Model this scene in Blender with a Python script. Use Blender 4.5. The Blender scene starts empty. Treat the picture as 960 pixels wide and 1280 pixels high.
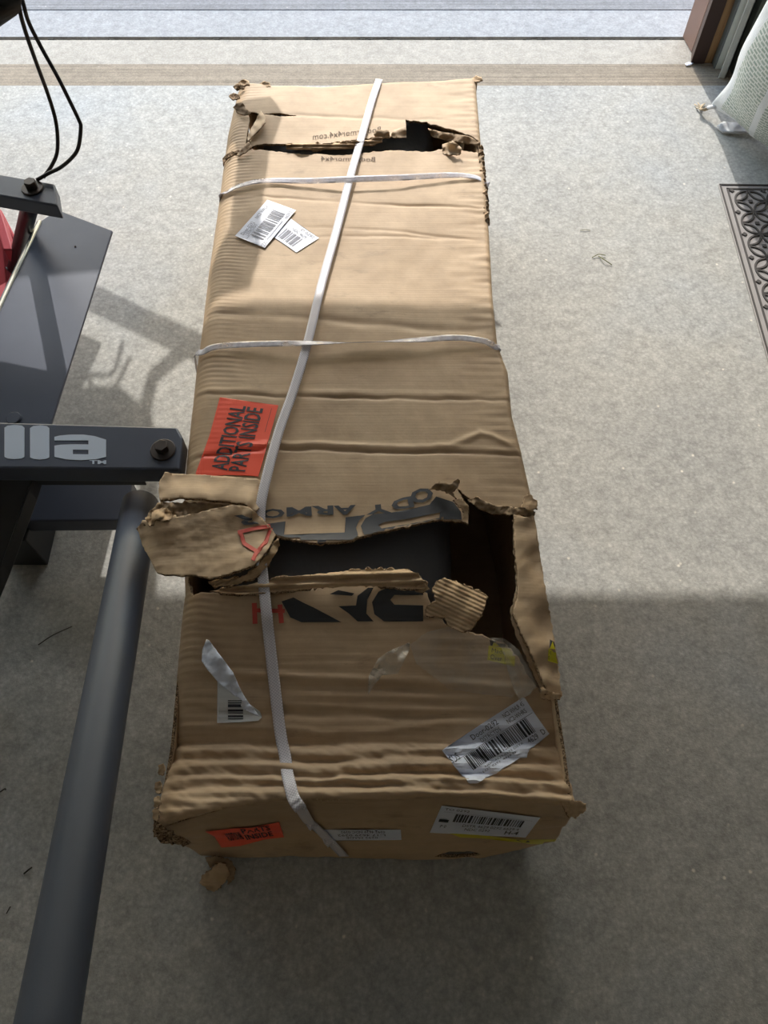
import bpy, bmesh, math, random
import numpy as np
from mathutils import Vector, Matrix, noise
from mathutils.bvhtree import BVHTree
from mathutils.geometry import delaunay_2d_cdt
random.seed(7)
S = bpy.context.scene
C = S.collection
# ------------------------------------------------------------ camera
CAMZ, PITCH, F = 1.5, math.radians(61), 962.0
cd = bpy.data.cameras.new('camera'); cam = bpy.data.objects.new('camera', cd); C.objects.link(cam)
cam.location = (0, 0, CAMZ); cam.rotation_euler = (math.radians(90) - PITCH, 0, 0)
cd.sensor_fit = 'VERTICAL'; cd.sensor_height = 36; cd.lens = F / 1280 * 36; cd.clip_start = .05
S.camera = cam
# ------------------------------------------------------------ world, sun, exposure
w = bpy.data.worlds.new('world'); S.world = w; w.use_nodes = True
nt = w.node_tree; bg = nt.nodes['Background']
sky = nt.nodes.new('ShaderNodeTexSky'); sky.sky_type = 'NISHITA'; sky.sun_disc = False
sky.sun_elevation = math.radians(35.6); sky.sun_rotation = math.radians(-7); sky.air_density = 1.6; sky.dust_density = 1.2
nt.links.new(sky.outputs[0], bg.inputs[0]); bg.inputs[1].default_value = .44
sd = bpy.data.lights.new('sun', 'SUN'); sd.energy = 2.9; sd.angle = math.radians(.6); sd.color = (1, .96, .9)
sun = bpy.data.objects.new('sun', sd); C.objects.link(sun); sun.location = (-.6, 6, 5)
SUND = Vector((.12, -1, -.72)).normalized()
sun.rotation_euler = SUND.to_track_quat('-Z', 'Y').to_euler()
S.view_settings.view_transform = 'Standard'; S.view_settings.look = 'None'; S.view_settings.gamma = 1
S.view_settings.use_curve_mapping = False; S.view_settings.exposure = 0.34

# ------------------------------------------------------------ helpers: a pixel of the photo to a point of the place
CO = Vector((0, 0, CAMZ))
FW = Vector((0, math.cos(PITCH), -math.sin(PITCH))); UP = Vector((0, math.sin(PITCH), math.cos(PITCH)))
def ray(x, y):
    return (FW + Vector((1, 0, 0)) * ((x - 480) / F) - UP * ((y - 640) / F))
def P(x, y, z=0.0):
    d = ray(x, y); return CO + d * ((z - CAMZ) / d.z)
def PY(x, y, Y):
    d = ray(x, y); return CO + d * (Y / d.y)

# ------------------------------------------------------------ materials
def lin(c):
    return tuple(((v / 255 + .055) / 1.055) ** 2.4 if v > 10 else v / 255 / 12.92 for v in c) + (1,)
def mat(name, col, rough=.6, metal=0, spec=.5):
    m = bpy.data.materials.new(name); m.use_nodes = True
    b = m.node_tree.nodes['Principled BSDF']
    b.inputs['Base Color'].default_value = col if len(col) == 4 else tuple(col) + (1,)
    b.inputs['Roughness'].default_value = rough; b.inputs['Metallic'].default_value = metal
    b.inputs['Specular IOR Level'].default_value = spec
    return m
class NB:
    def __init__(s, m):
        s.nt = m.node_tree; s.b = s.nt.nodes['Principled BSDF']; s.tc = s.n('ShaderNodeTexCoord')
    def n(s, t, **k):
        o = s.nt.nodes.new(t)
        for a, v in k.items(): setattr(o, a, v)
        return o
    def l(s, a, b): s.nt.links.new(a, b)
    def mapping(s, scale, src='Object', rot=(0, 0, 0)):
        m = s.n('ShaderNodeMapping'); m.inputs['Scale'].default_value = scale; m.inputs['Rotation'].default_value = rot
        s.l(s.tc.outputs[src], m.inputs['Vector']); return m.outputs[0]
    def noise(s, vec, sc, det=4, rough=.6):
        o = s.n('ShaderNodeTexNoise'); o.inputs['Scale'].default_value = sc; o.inputs['Detail'].default_value = det; o.inputs['Roughness'].default_value = rough
        s.l(vec, o.inputs['Vector']); return o.outputs['Fac']
    def ramp(s, fac, stops, interp='LINEAR'):
        r = s.n('ShaderNodeValToRGB'); r.color_ramp.interpolation = interp
        e = r.color_ramp.elements
        while len(e) < len(stops): e.new(.5)
        for k, (p, c) in enumerate(stops):
            e[k].position = p; e[k].color = c if len(c) == 4 else tuple(c) + (1,)
        s.l(fac, r.inputs[0]); return r.outputs[0]
    def mix(s, f, a, b, mode='MIX'):
        o = s.n('ShaderNodeMix', data_type='RGBA', blend_type=mode)
        for k, v in ((0, f), (6, a), (7, b)):
            if hasattr(v, 'links') or hasattr(v, 'is_linked'): s.l(v, o.inputs[k])
            else: o.inputs[k].default_value = v
        return o.outputs[2]
    def bump(s, h, dist, strength=1, prev=None):
        o = s.n('ShaderNodeBump'); o.inputs['Distance'].default_value = dist; o.inputs['Strength'].default_value = strength
        s.l(h, o.inputs['Height'])
        if prev is not None: s.l(prev, o.inputs['Normal'])
        return o.outputs[0]
def g(v): return (v, v, v, 1)

def concrete(name, c1, c2, c3, lines=False, speck=1.0):
    m = mat(name, c1, .75, 0, .18); n = NB(m); v = n.mapping((1, 1, 1))
    big = n.noise(v, 1.6, 3); mid = n.noise(v, 30, 6, .75); fine = n.noise(v, 160, 4, .7)
    col = n.ramp(big, [(.3, c1), (.5, c2), (.72, c3)])
    col = n.mix(.75, col, n.ramp(mid, [(.32, g(.74)), (.5, g(1.0)), (.66, g(1.2))]), 'MULTIPLY')
    col = n.mix(.6, col, n.ramp(fine, [(.32, g(.7)), (.55, g(1.0)), (.7, g(1.3))]), 'MULTIPLY')
    vo = n.n('ShaderNodeTexVoronoi', distance='EUCLIDEAN'); vo.inputs['Scale'].default_value = 26; n.l(v, vo.inputs['Vector'])
    sp = n.ramp(vo.outputs['Distance'], [(.05, g(1)), (.11, g(0))])
    sp2 = n.mix(1.0, sp, n.ramp(n.noise(v, 17, 2), [(.5, g(0)), (.6, g(.8 * speck))]), 'MULTIPLY')
    col = n.mix(sp2, col, lin((235, 228, 214)))
    vo2 = n.n('ShaderNodeTexVoronoi', distance='EUCLIDEAN'); vo2.inputs['Scale'].default_value = 90; n.l(v, vo2.inputs['Vector'])
    col = n.mix(.45 * speck, col, n.ramp(vo2.outputs['Distance'], [(.1, g(1.25)), (.5, g(.95)), (.8, g(.75))]), 'MULTIPLY')
    if lines:
        v2 = n.mapping((.6, 60, 1))
        col = n.mix(.8, col, n.ramp(n.noise(v2, 1.5, 3), [(.35, g(.72)), (.6, g(1.08))]), 'MULTIPLY')
    n.l(col, n.b.inputs['Base Color'])
    bm = n.bump(mid, .002, .5); bm = n.bump(fine, .0012, .6, bm); n.l(bm, n.b.inputs['Normal'])
    n.l(n.ramp(mid, [(.3, g(.8)), (.7, g(.95))]), n.b.inputs['Roughness'])
    return m
M = {}
M['floor'] = concrete('floor_concrete', lin((166, 165, 161)), lin((178, 176, 170)), lin((172, 174, 174)))
M['joint'] = concrete('brushed_concrete', lin((146, 135, 120)), lin((154, 142, 126)), lin((144, 133, 118)), True, .3)
M['sill'] = concrete('pale_concrete', lin((166, 160, 150)), lin((174, 168, 158)), lin((164, 158, 148)), False, .3)
M['apron'] = concrete('apron_concrete', lin((154, 155, 156)), lin((160, 160, 161)), lin((150, 151, 154)), False, .3)
M['drive'] = concrete('driveway_concrete', lin((132, 132, 135)), lin((138, 138, 140)), lin((128, 129, 133)), True, .4)
M['gap'] = mat('dirt', lin((60, 58, 52)), .95)

def cardboard(name, tint=1.0, gloss=0.0, stretch=(1, 1, 1)):
    m = mat(name, g(.3), .85 - gloss); n = NB(m); v = n.mapping((1, 1, 1))
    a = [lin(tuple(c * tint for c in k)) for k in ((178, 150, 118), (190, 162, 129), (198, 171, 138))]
    col = n.ramp(n.noise(v, 4, 5), [(.3, a[0]), (.5, a[1]), (.7, a[2])])
    fl = n.mapping((2.5, 150, 20))
    flut = n.noise(fl, 1.0, 3, .6)
    col = n.mix(.28, col, n.ramp(flut, [(.35, g(.82)), (.55, g(1)), (.7, g(1.08))]), 'MULTIPLY')
    mo = n.noise(v, 38, 5, .7)
    col = n.mix(.4, col, n.ramp(mo, [(.35, g(.85)), (.6, g(1.07))]), 'MULTIPLY')
    dirt = n.ramp(n.noise(n.mapping((3, 9, 3)), 2.2, 6, .75), [(.60, g(0)), (.74, g(.55))])
    col = n.mix(dirt, col, lin((118, 98, 78)))
    sc = n.ramp(n.noise(n.mapping((5, 220, 5)), 1.3, 2), [(.70, g(0)), (.76, g(.5))])
    col = n.mix(sc, col, lin((105, 82, 60)))
    n.l(col, n.b.inputs['Base Color'])
    wv = n.n('ShaderNodeTexWave', bands_direction='Y'); wv.inputs['Scale'].default_value = 52; wv.inputs['Distortion'].default_value = .6
    n.l(v, wv.inputs['Vector'])
    b = n.bump(wv.outputs['Fac'], .0003, .12); b = n.bump(flut, .0007, .3, b); b = n.bump(mo, .0008, .35, b)
    n.l(b, n.b.inputs['Normal'])
    return m
M['card'] = cardboard('cardboard', 1.0, .2)
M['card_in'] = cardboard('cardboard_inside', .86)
M['card_pale'] = cardboard('torn_cardboard', 1.03)
def edge_mat():
    m = mat('corrugated_edge', lin((150, 120, 88)), .9); n = NB(m); v = n.mapping((1, 1, 1))
    vo = n.noise(v, 330, 3, .8)
    n.l(n.ramp(vo, [(.38, lin((52, 38, 26))), (.5, lin((140, 112, 82))), (.62, lin((196, 170, 138)))]), n.b.inputs['Base Color'])
    n.l(n.bump(vo, .002, .8), n.b.inputs['Normal']); return m
M['edge'] = edge_mat()
M['ink'] = mat('grey_black_ink', lin((62, 64, 70)), .6)
M['ink_black'] = mat('black_ink', lin((30, 29, 31)), .45)
M['ink_brown'] = mat('brown_ink', lin((96, 78, 62)), .8)
M['ink_red'] = mat('red_ink', lin((196, 72, 58)), .6)
M['paper'] = mat('label_paper', lin((222, 226, 240)), .45)
M['paper_back'] = mat('label_paper_back', lin((214, 214, 212)), .3)
M['orange'] = mat('fluorescent_red_paper', lin((255, 92, 62)), .45)
M['yellow'] = mat('yellow_label', lin((214, 202, 40)), .4)
M['print'] = mat('label_print', lin((44, 44, 52)), .6)
M['print_grey'] = mat('faded_label_print', lin((120, 122, 134)), .6)
def strap_mat():
    m = mat('woven_white_strap', lin((216, 210, 216)), .4); n = NB(m)
    uv = n.n('ShaderNodeTexChecker'); uv.inputs['Scale'].default_value = 1
    mp = n.mapping((7, 420, 1), 'UV'); n.l(mp, uv.inputs['Vector'])
    uv.inputs['Color1'].default_value = lin((224, 218, 222)); uv.inputs['Color2'].default_value = lin((196, 190, 196))
    n.l(uv.outputs[0], n.b.inputs['Base Color']); n.l(n.bump(uv.outputs['Fac'], .0004, .6), n.b.inputs['Normal'])
    return m
M['strap'] = strap_mat()
def clear_mat(name, alpha, col):
    m = mat(name, col, .18); n = NB(m)
    n.l(n.ramp(n.noise(n.mapping((1, 1, 1)), 30, 4), [(.35, g(alpha * .5)), (.65, g(alpha * 1.5))]), n.b.inputs['Alpha'])
    n.l(n.bump(n.noise(n.mapping((1, 1, 1)), 18, 3), .002, .3), n.b.inputs['Normal'])
    return m
M['strap_clear'] = clear_mat('clear_plastic_strap', .62, lin((205, 203, 212)))
M['tape_curl'] = clear_mat('curled_tape', .34, lin((214, 204, 190)))
M['tape'] = clear_mat('clear_tape', .22, lin((205, 200, 190)))
def black_wrap():
    m = mat('black_plastic_wrap', lin((92, 93, 98)), .5); n = NB(m)
    n.l(n.bump(n.noise(n.mapping((1, .6, 1)), 11, 4), .012, .5), n.b.inputs['Normal']); return m
M['wrap'] = black_wrap()
def steel(name, c, r=.42):
    c = (c[0], c[1], c[2])
    m = mat(name, lin(c), r, 0, .5); n = NB(m); v = n.mapping((1, 1, 1))
    f = n.noise(v, 500, 3); k = n.noise(v, 6, 4)
    n.l(n.mix(.5, lin(c), n.ramp(k, [(.3, g(.8)), (.7, g(1.15))]), 'MULTIPLY'), n.b.inputs['Base Color'])
    n.l(n.bump(f, .0003, .5), n.b.inputs['Normal']); return m
M['steel'] = steel('charcoal_powder_coat', (70, 76, 92))
M['steel_dark'] = steel('black_powder_coat', (34, 35, 39), .38)
M['steel_tube'] = steel('satin_grey_tube_paint', (64, 71, 86), .48)
M['worn'] = mat('worn_bare_metal', lin((190, 186, 172)), .4, .5)
M['bolt'] = mat('rusty_black_bolt', lin((66, 58, 54)), .45, .4)
M['red'] = mat('faded_red_plastic', lin((176, 60, 72)), .5)
M['lettering'] = mat('pale_blue_lettering', lin((196, 206, 222)), .4)
M['cable'] = mat('cable_rubber', lin((34, 26, 28)), .4)
M['brown'] = steel('brown_painted_trim', (140, 110, 98), .5)
M['seal'] = mat('dark_brown_seal', lin((58, 40, 34)), .6)
M['track'] = mat('galvanised_track', lin((200, 204, 200)), .5, .2)
M['track_dark'] = mat('grey_bracket', lin((90, 98, 100)), .5)
M['wallgreen'] = steel('grey_green_wall', (96, 100, 92), .8)
M['wallpaint'] = mat('interior_wall_paint', lin((226, 226, 224)), .85)
def wood():
    m = mat('bare_wood', lin((140, 112, 80)), .6); n = NB(m)
    k = n.noise(n.mapping((14, 14, 1.6)), 3, 5)
    n.l(n.ramp(k, [(.35, lin((86, 62, 42))), (.55, lin((142, 110, 74))), (.7, lin((160, 130, 92)))]), n.b.inputs['Base Color']); return m
M['wood'] = wood()
M['mat_base'] = steel('grey_mat_ribbing', (160, 155, 152), .85)
M['mat_dark'] = mat('dark_mat_rubber', lin((74, 70, 68)), .8)
def bag_mat():
    m = mat('woven_white_bag', lin((220, 222, 220)), .5); n = NB(m)
    br = n.n('ShaderNodeTexBrick'); n.l(n.mapping((1, 1, 1), 'UV'), br.inputs['Vector'])
    br.offset = .37; br.inputs['Scale'].default_value = 1; br.inputs['Brick Width'].default_value = .055; br.inputs['Row Height'].default_value = .021
    br.inputs['Mortar Size'].default_value = .0055; br.inputs['Mortar Smooth'].default_value = .3; br.inputs['Bias'].default_value = -.2
    br.inputs['Color1'].default_value = lin((142, 158, 148)); br.inputs['Color2'].default_value = lin((160, 172, 162)); br.inputs['Mortar'].default_value = lin((212, 214, 210))
    sx = n.n('ShaderNodeSeparateXYZ'); n.l(n.tc.outputs['UV'], sx.inputs[0])
    # printed panel only inside a margin, with one blank column between two blocks of small print
    u1 = n.ramp(sx.outputs[0], [(0, g(0)), (.10, g(1)), (.43, g(0)), (.49, g(1)), (.9, g(0))], 'CONSTANT')
    v1 = n.ramp(sx.outputs[1], [(0, g(0)), (.05, g(1)), (.95, g(0))], 'CONSTANT')
    msk = n.mix(1.0, u1, v1, 'MULTIPLY')
    n.l(n.mix(msk, lin((216, 219, 222)), br.outputs[0]), n.b.inputs['Base Color'])
    n.l(n.bump(n.noise(n.mapping((60, 5, 1), 'UV'), 3, 3), .004, .5), n.b.inputs['Normal'])
    return m
M['bag'] = bag_mat()
M['frayed'] = mat('frayed_thread', lin((176, 158, 130)), .9)
M['grass'] = mat('dry_grass', lin((128, 128, 84)), .8)
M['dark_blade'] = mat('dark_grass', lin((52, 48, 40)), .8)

# ------------------------------------------------------------ object helpers
def link(name, me, m=None, parent=None, smooth=False):
    o = bpy.data.objects.new(name, me); C.objects.link(o)
    if m is not None:
        for k in (m if isinstance(m, (list, tuple)) else [m]): me.materials.append(M[k])
    if parent is not None:
        o.parent = parent
        r = parent; off = Vector()
        while r is not None: off += r.location; r = r.parent
        o.location = -off
    if smooth: me.shade_smooth()
    return o
def meshobj(name, vs, fs, m=None, parent=None, smooth=False):
    me = bpy.data.meshes.new(name); me.from_pydata([tuple(v) for v in vs], [], fs); me.update()
    return link(name, me, m, parent, smooth)
def thing(name, label, cat, loc, group=None):
    o = bpy.data.objects.new(name, None); C.objects.link(o); o.location = loc; o.empty_display_size = .05
    return tag(o, label, cat, group)
def tag(o, label, cat=None, group=None, kind=None):
    if label: o['label'] = label
    if cat: o['category'] = cat
    if group: o['group'] = group
    if kind: o['kind'] = kind
    return o
def struct(o): o['kind'] = 'structure'; return o
def solidify(o, th, offset=-1, rim=None):
    md = o.modifiers.new('thickness', 'SOLIDIFY'); md.thickness = th; md.offset = offset; md.use_even_offset = False
    if rim is not None: md.material_offset_rim = rim
    return o
def bevel(o, wd, seg=2):
    md = o.modifiers.new('bevel', 'BEVEL'); md.width = wd; md.segments = seg; md.limit_method = 'ANGLE'; return o
def prism(name, pts, dz, m, parent=None, bev=0.0):
    """pts: 3-D polygon (top), extruded down by the vector dz."""
    n = len(pts); dz = Vector(dz); vs = [Vector(p) for p in pts] + [Vector(p) + dz for p in pts]
    fs = [list(range(n)), list(range(2 * n - 1, n - 1, -1))] + [[i, i + n, (i + 1) % n + n, (i + 1) % n] for i in range(n)]
    o = meshobj(name, vs, fs, m, parent)
    bm = bmesh.new(); bm.from_mesh(o.data); bmesh.ops.recalc_face_normals(bm, faces=bm.faces); bm.to_mesh(o.data); bm.free()
    if bev: bevel(o, bev)
    return o
def box(name, a, b, m, parent=None, bev=0.0):
    (x0, y0, z0), (x1, y1, z1) = a, b
    return prism(name, [(x0, y0, z1), (x1, y0, z1), (x1, y1, z1), (x0, y1, z1)], (0, 0, z0 - z1), m, parent, bev)
def catmull(pts, n=8):
    pts = [Vector(p) for p in pts]; q = [pts[0] * 2 - pts[1]] + pts + [pts[-1] * 2 - pts[-2]]; out = []
    for i in range(1, len(q) - 2):
        a, b, c, d = q[i - 1:i + 3]
        for k in range(n):
            t = k / n
            out.append(.5 * ((2 * b) + (c - a) * t + (2 * a - 5 * b + 4 * c - d) * t * t + (3 * b - a - 3 * c + d) * t ** 3))
    return out + [pts[-1]]
def tube(name, pts, r, m, parent=None, seg=16, caps=True):
    vs = []; fs = []; prev = None
    for i, p in enumerate(pts):
        p = Vector(p); a = Vector(pts[max(i - 1, 0)]); b = Vector(pts[min(i + 1, len(pts) - 1)]); t = (b - a).normalized()
        if prev is None: u = t.orthogonal().normalized()
        else: u = (prev - t * prev.dot(t)).normalized()
        prev = u; v = t.cross(u)
        for k in range(seg):
            an = 2 * math.pi * k / seg; vs.append(p + (u * math.cos(an) + v * math.sin(an)) * r)
    for i in range(len(pts) - 1):
        for k in range(seg): fs.append([i * seg + k, i * seg + (k + 1) % seg, (i + 1) * seg + (k + 1) % seg, (i + 1) * seg + k])
    if caps: fs += [list(range(seg))[::-1], [(len(pts) - 1) * seg + k for k in range(seg)]]
    return meshobj(name, vs, fs, m, parent, True)
def disc(name, c, ax, r, h, m, parent=None, seg=24, bev=.001):
    c = Vector(c); ax = Vector(ax).normalized(); u = ax.orthogonal().normalized(); v = ax.cross(u)
    pts = [c + ax * h + (u * math.cos(2 * math.pi * k / seg) + v * math.sin(2 * math.pi * k / seg)) * r for k in range(seg)]
    return prism(name, pts, -ax * h, m, parent, bev)

# ---- polygon sheets (constrained Delaunay)
def inside(px, py, poly):
    poly = np.asarray(poly, float); x0, y0 = poly[:, 0], poly[:, 1]; x1, y1 = np.roll(x0, -1), np.roll(y0, -1)
    res = np.zeros(len(px), bool)
    for a, b, c, d in zip(x0, y0, x1, y1):
        if b == d: continue
        k = ((b > py) != (d > py)) & (px < (c - a) * (py - b) / (d - b) + a); res ^= k
    return res
def rag(poly, amp, step, seed=0, closed=True):
    """subdivide an outline and tear it: fractal displacement square to each edge."""
    out = []; n = len(poly)
    for i in range(n if closed else n - 1):
        a = Vector(poly[i][:2]); b = Vector(poly[(i + 1) % n][:2]); L = (b - a).length; k = max(1, int(L / step))
        nr = Vector((-(b - a).y, (b - a).x)) / max(L, 1e-9)
        for j in range(k):
            p = a + (b - a) * (j / k)
            if amp and j: 
                q = noise.noise(Vector((p.x / step * .55 + seed, p.y / step * .55, seed))) + .6 * (random.random() - .5)
                p = p + nr * q * amp
            out.append((p.x, p.y))
    return out
def cdt(outer, holes, step, jit=.0):
    outer = [tuple(p[:2]) for p in outer]; A = np.array(outer); x0, y0 = A.min(0); x1, y1 = A.max(0)
    vs = [Vector(p) for p in outer]; n = len(vs); es = [(i, (i + 1) % n) for i in range(n)]
    for h in holes:
        s = len(vs); vs += [Vector(p[:2]) for p in h]; es += [(s + i, s + (i + 1) % len(h)) for i in range(len(h))]
    gx, gy = np.meshgrid(np.arange(x0 + step / 2, x1, step), np.arange(y0 + step / 2, y1, step)); gx = gx.ravel(); gy = gy.ravel()
    if len(gx):
        k = inside(gx, gy, A)
        for h in holes: k &= ~inside(gx, gy, h)
        vs += [Vector((float(a), float(b))) for a, b in zip(gx[k], gy[k])]
    rv, re, rf, *_ = delaunay_2d_cdt(vs, es, [], 0, 1e-7)
    V = np.array([v[:] for v in rv]); T = np.array([f[:3] for f in rf]); c = V[T].mean(1)
    k = inside(c[:, 0], c[:, 1], A)
    for h in holes: k &= ~inside(c[:, 0], c[:, 1], h)
    T = T[k]; used = np.unique(T); mp = -np.ones(len(V), int); mp[used] = np.arange(len(used))
    return V[used], mp[T].tolist()
def face_up(o, d=Vector((0, -.5, 1))):
    """make the sheet's first side look towards d"""
    bm = bmesh.new(); bm.from_mesh(o.data); s = sum((f.normal * f.calc_area() for f in bm.faces), Vector())
    if s.dot(d) < 0: bmesh.ops.reverse_faces(bm, faces=bm.faces)
    bm.to_mesh(o.data); bm.free()
def crumple_sheet(name, outline, m, parent, step=3, th=.003, rg=1.6, nz=.002, seed=1, zf=None, holes=(), rim='edge', ragstep=3.0):
    """outline: (pixel x, pixel y, height) triples; height inside is a weighted blend, plus crumpling."""
    xs = [p[0] for p in outline]
    if max(xs) - min(xs) < 45 and rim: nz *= .55; rg *= 1.35; ragstep = 2.0
    poly = rag(outline, rg, ragstep, seed) if rg else [p[:2] for p in outline]
    V, T = cdt(poly, list(holes), step)
    K = np.array(outline, float); out = []
    for x, y in V:
        d2 = (K[:, 0] - x) ** 2 + (K[:, 1] - y) ** 2 + 4.0; wt = d2 ** -1.6; z = float((wt * K[:, 2]).sum() / wt.sum())
        z += nz * noise.fractal(Vector((x / 14, y / 9, seed)), .7, 2, 4)
        if zf: z += zf(x, y)
        out.append(P(x, y, max(z, .002)))
    o = meshobj(name, out, T, [m, rim] if rim else m, parent, True); face_up(o)
    if th: solidify(o, th, -1, 1 if rim else None)
    return o

# ============================================================ SETTING
def slab(name, xa, xb, ya, yb, z0, z1, m): return struct(box(name, (xa, ya, z0), (xb, yb, z1), m))
Yj = P(480, 107).y; Ys = P(480, 80).y; Yg = P(480, 50).y; Ya = P(480, 44.5).y; Yd = P(480, 11).y
slab('floor', -3.6, 2.6, -4, Yj, -.1, 0, 'floor')
slab('trim_1', -3.6, 2.6, Yj, Ys, -.1, -.0006, 'joint')
slab('trim_2', -3.6, 2.6, Ys, Yg, -.1, -.0004, 'sill')
slab('trim_3', -6, 6, Yg, Ya, -.1, -.03, 'gap')
slab('trim_4', -6, 6, Ya, Yd, -.1, -.004, 'apron')
slab('ground', -12, 12, Yd, 20, -.1, -.002, 'drive')
# little irregular dirt crumbs along the expansion gap
bm = bmesh.new()
for k in range(130):
    x = random.uniform(-1.5, 1.1); y = Yg + random.uniform(-.004, .012); s = random.uniform(.002, .006)
    bmesh.ops.create_icosphere(bm, subdivisions=1, radius=s, matrix=Matrix.Translation((x, y, -.004)) @ Matrix.Diagonal((2.2, 1, .6, 1)))
me = bpy.data.meshes.new('gap_dirt'); bm.to_mesh(me); bm.free()
tag(link('gap_dirt', me, 'gap'), 'dark crumbs of dirt packed along the gap in front of the driveway', 'dirt', kind='stuff')
# room shell behind and beside the camera, so that the light is a garage's light
slab('wall_left', -3.6, -3.5, -4, Ys, 0, 2.6, 'wallpaint')
slab('wall_right', 2.5, 2.6, -4, Ys, 0, 2.6, 'wallpaint')
slab('wall_back', -3.6, 2.6, -4.1, -4, 0, 2.6, 'wallpaint')
slab('ceiling', -3.6, 2.6, -4.1, Yg, 2.6, 2.7, 'wallpaint')
# partly raised sectional door
Yw = 2.58
for k in range(3):
    o = slab('door_1' if k == 0 else 'door_%d' % (k + 1), -3.6, 2.6, Yw - .02, Yw + .02, 1.415 + k * .4, 1.415 + k * .4 + .395, 'wallpaint')
# right jamb: each piece a trim standing on the floor
def post(name, base, m, h=1.43, bev=.002):
    pts = [(p.x, p.y, h) for p in base]
    return struct(prism(name, pts, (0, 0, -h), m, None, bev))
a = P(853, 46); b = P(864, 66); c_ = P(863, 80); 
post('trim_5', [a, b, Vector((b.x + .2, b.y, 0)), Vector((a.x + .24, a.y, 0))], 'brown')
post('trim_6', [b + Vector((.001, 0, 0)), c_, Vector((c_.x + .045, c_.y, 0)), Vector((b.x + .05, b.y, 0))], 'seal')
w0 = P(878, 79)
post('trim_7', [Vector((w0.x, w0.y, 0)), Vector((w0.x + .045, w0.y, 0)), Vector((w0.x + .045, b.y, 0)), Vector((w0.x, b.y, 0))], 'wood')
t0 = P(892, 86)
post('trim_8', [Vector((t0.x, t0.y, 0)), Vector((t0.x + .05, t0.y, 0)), Vector((t0.x + .05, b.y, 0)), Vector((t0.x, b.y, 0))], 'track_dark')
t1 = P(898, 98)
tr = thing('door_track', 'galvanised steel door track standing beside the brown jamb', 'door track', (t1.x, t1.y, 0))
for dx, dy, wx, wy, nm in ((0, 0, .022, .003, 'flange'), (.019, 0, .003, .05, 'web'), (0, .05, .022, .003, 'flange')):
    box(nm, (t1.x + dx, t1.y + dy, 0.001), (t1.x + dx + wx, t1.y + dy + wy, 1.42), 'track', tr)
slab('wall_front', t0.x + .052, 2.6, Yj + .055, Ys + .06, 0, 2.6, 'wallgreen')
slab('wall_front.001', -3.6, -2.9, Yj + .06, Ys + .06, 0, 2.6, 'wallgreen')
# white torn end of the seal strip lying by the jamb
sc = crumple_sheet('plastic_strip', [(856, 79.5, .004), (861, 77.5, .006), (867, 78.5, .005), (864, 81, .004), (858, 82, .003)], 'paper', None, 1.5, .001, .3, .0005, 3, rim=None)
tag(sc, 'small white strip of plastic at the foot of the brown jamb', 'plastic strip')

# ============================================================ CARTON
ZT = .35
Ledge = [(303, 100), (296, 112), (290, 135), (283, 165), (278, 200), (270, 260), (258, 340), (250, 410), (243, 460), (235, 530), (228, 590), (226, 650), (228, 740), (222, 780), (213, 850), (205, 930), (195, 985), (190, 1040)]
Redge = [(594, 93), (597, 130), (602, 190), (608, 240), (612, 300), (616, 370), (622, 430), (635, 465), (640, 520), (651, 565), (664, 620), (671, 660), (681, 730), (694, 820), (704, 890), (712, 940), (718, 985), (722, 1012)]
LX = sorted((P(x, y, .325).y, P(x, y, .325).x) for x, y in Ledge); RX = sorted((P(x, y, .342).y, P(x, y, .342).x) for x, y in Redge)
FE = [P(x, y, z) for x, y, z in ((192, 1037, .325), (240, 1022, .333), (290, 1008, .34), (350, 1000, .345), (480, 999, .345), (560, 994, .345), (640, 999, .345), (722, 1009, .34))]
BE = [P(303, 102, .345), P(340, 105, .35), P(400, 106, .35), (P(480, 102, .35)), P(560, 98, .35), P(597, 95, .35)]
_l = np.array(LX); _r = np.array(RX); _f = np.array([(p.x, p.y) for p in FE]); _b = np.array([(p.x, p.y) for p in BE])
XL = lambda Y: np.interp(Y, _l[:, 0], _l[:, 1]); XR = lambda Y: np.interp(Y, _r[:, 0], _r[:, 1])
YF = lambda X: np.interp(X, _f[:, 0], _f[:, 1]); YB = lambda X: np.interp(X, _b[:, 0], _b[:, 1])
RL, RR, RF, Wd = .045, .012, .012, .6
AL, AR = RL * math.pi / 2, RR * math.pi / 2
def x_to_u(X, Y):
    d = X - XL(Y); e = XR(Y) - X; full = XR(Y) - XL(Y)
    mid = full - RL - RR
    if d < RL: return RL * math.acos(max(-1, min(1, 1 - max(d, 0) / RL)))
    if e < RR: return AL + .54 + AR - RR * math.acos(max(-1, min(1, 1 - max(e, 0) / RR)))
    return AL + (d - RL) / mid * .54
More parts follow.
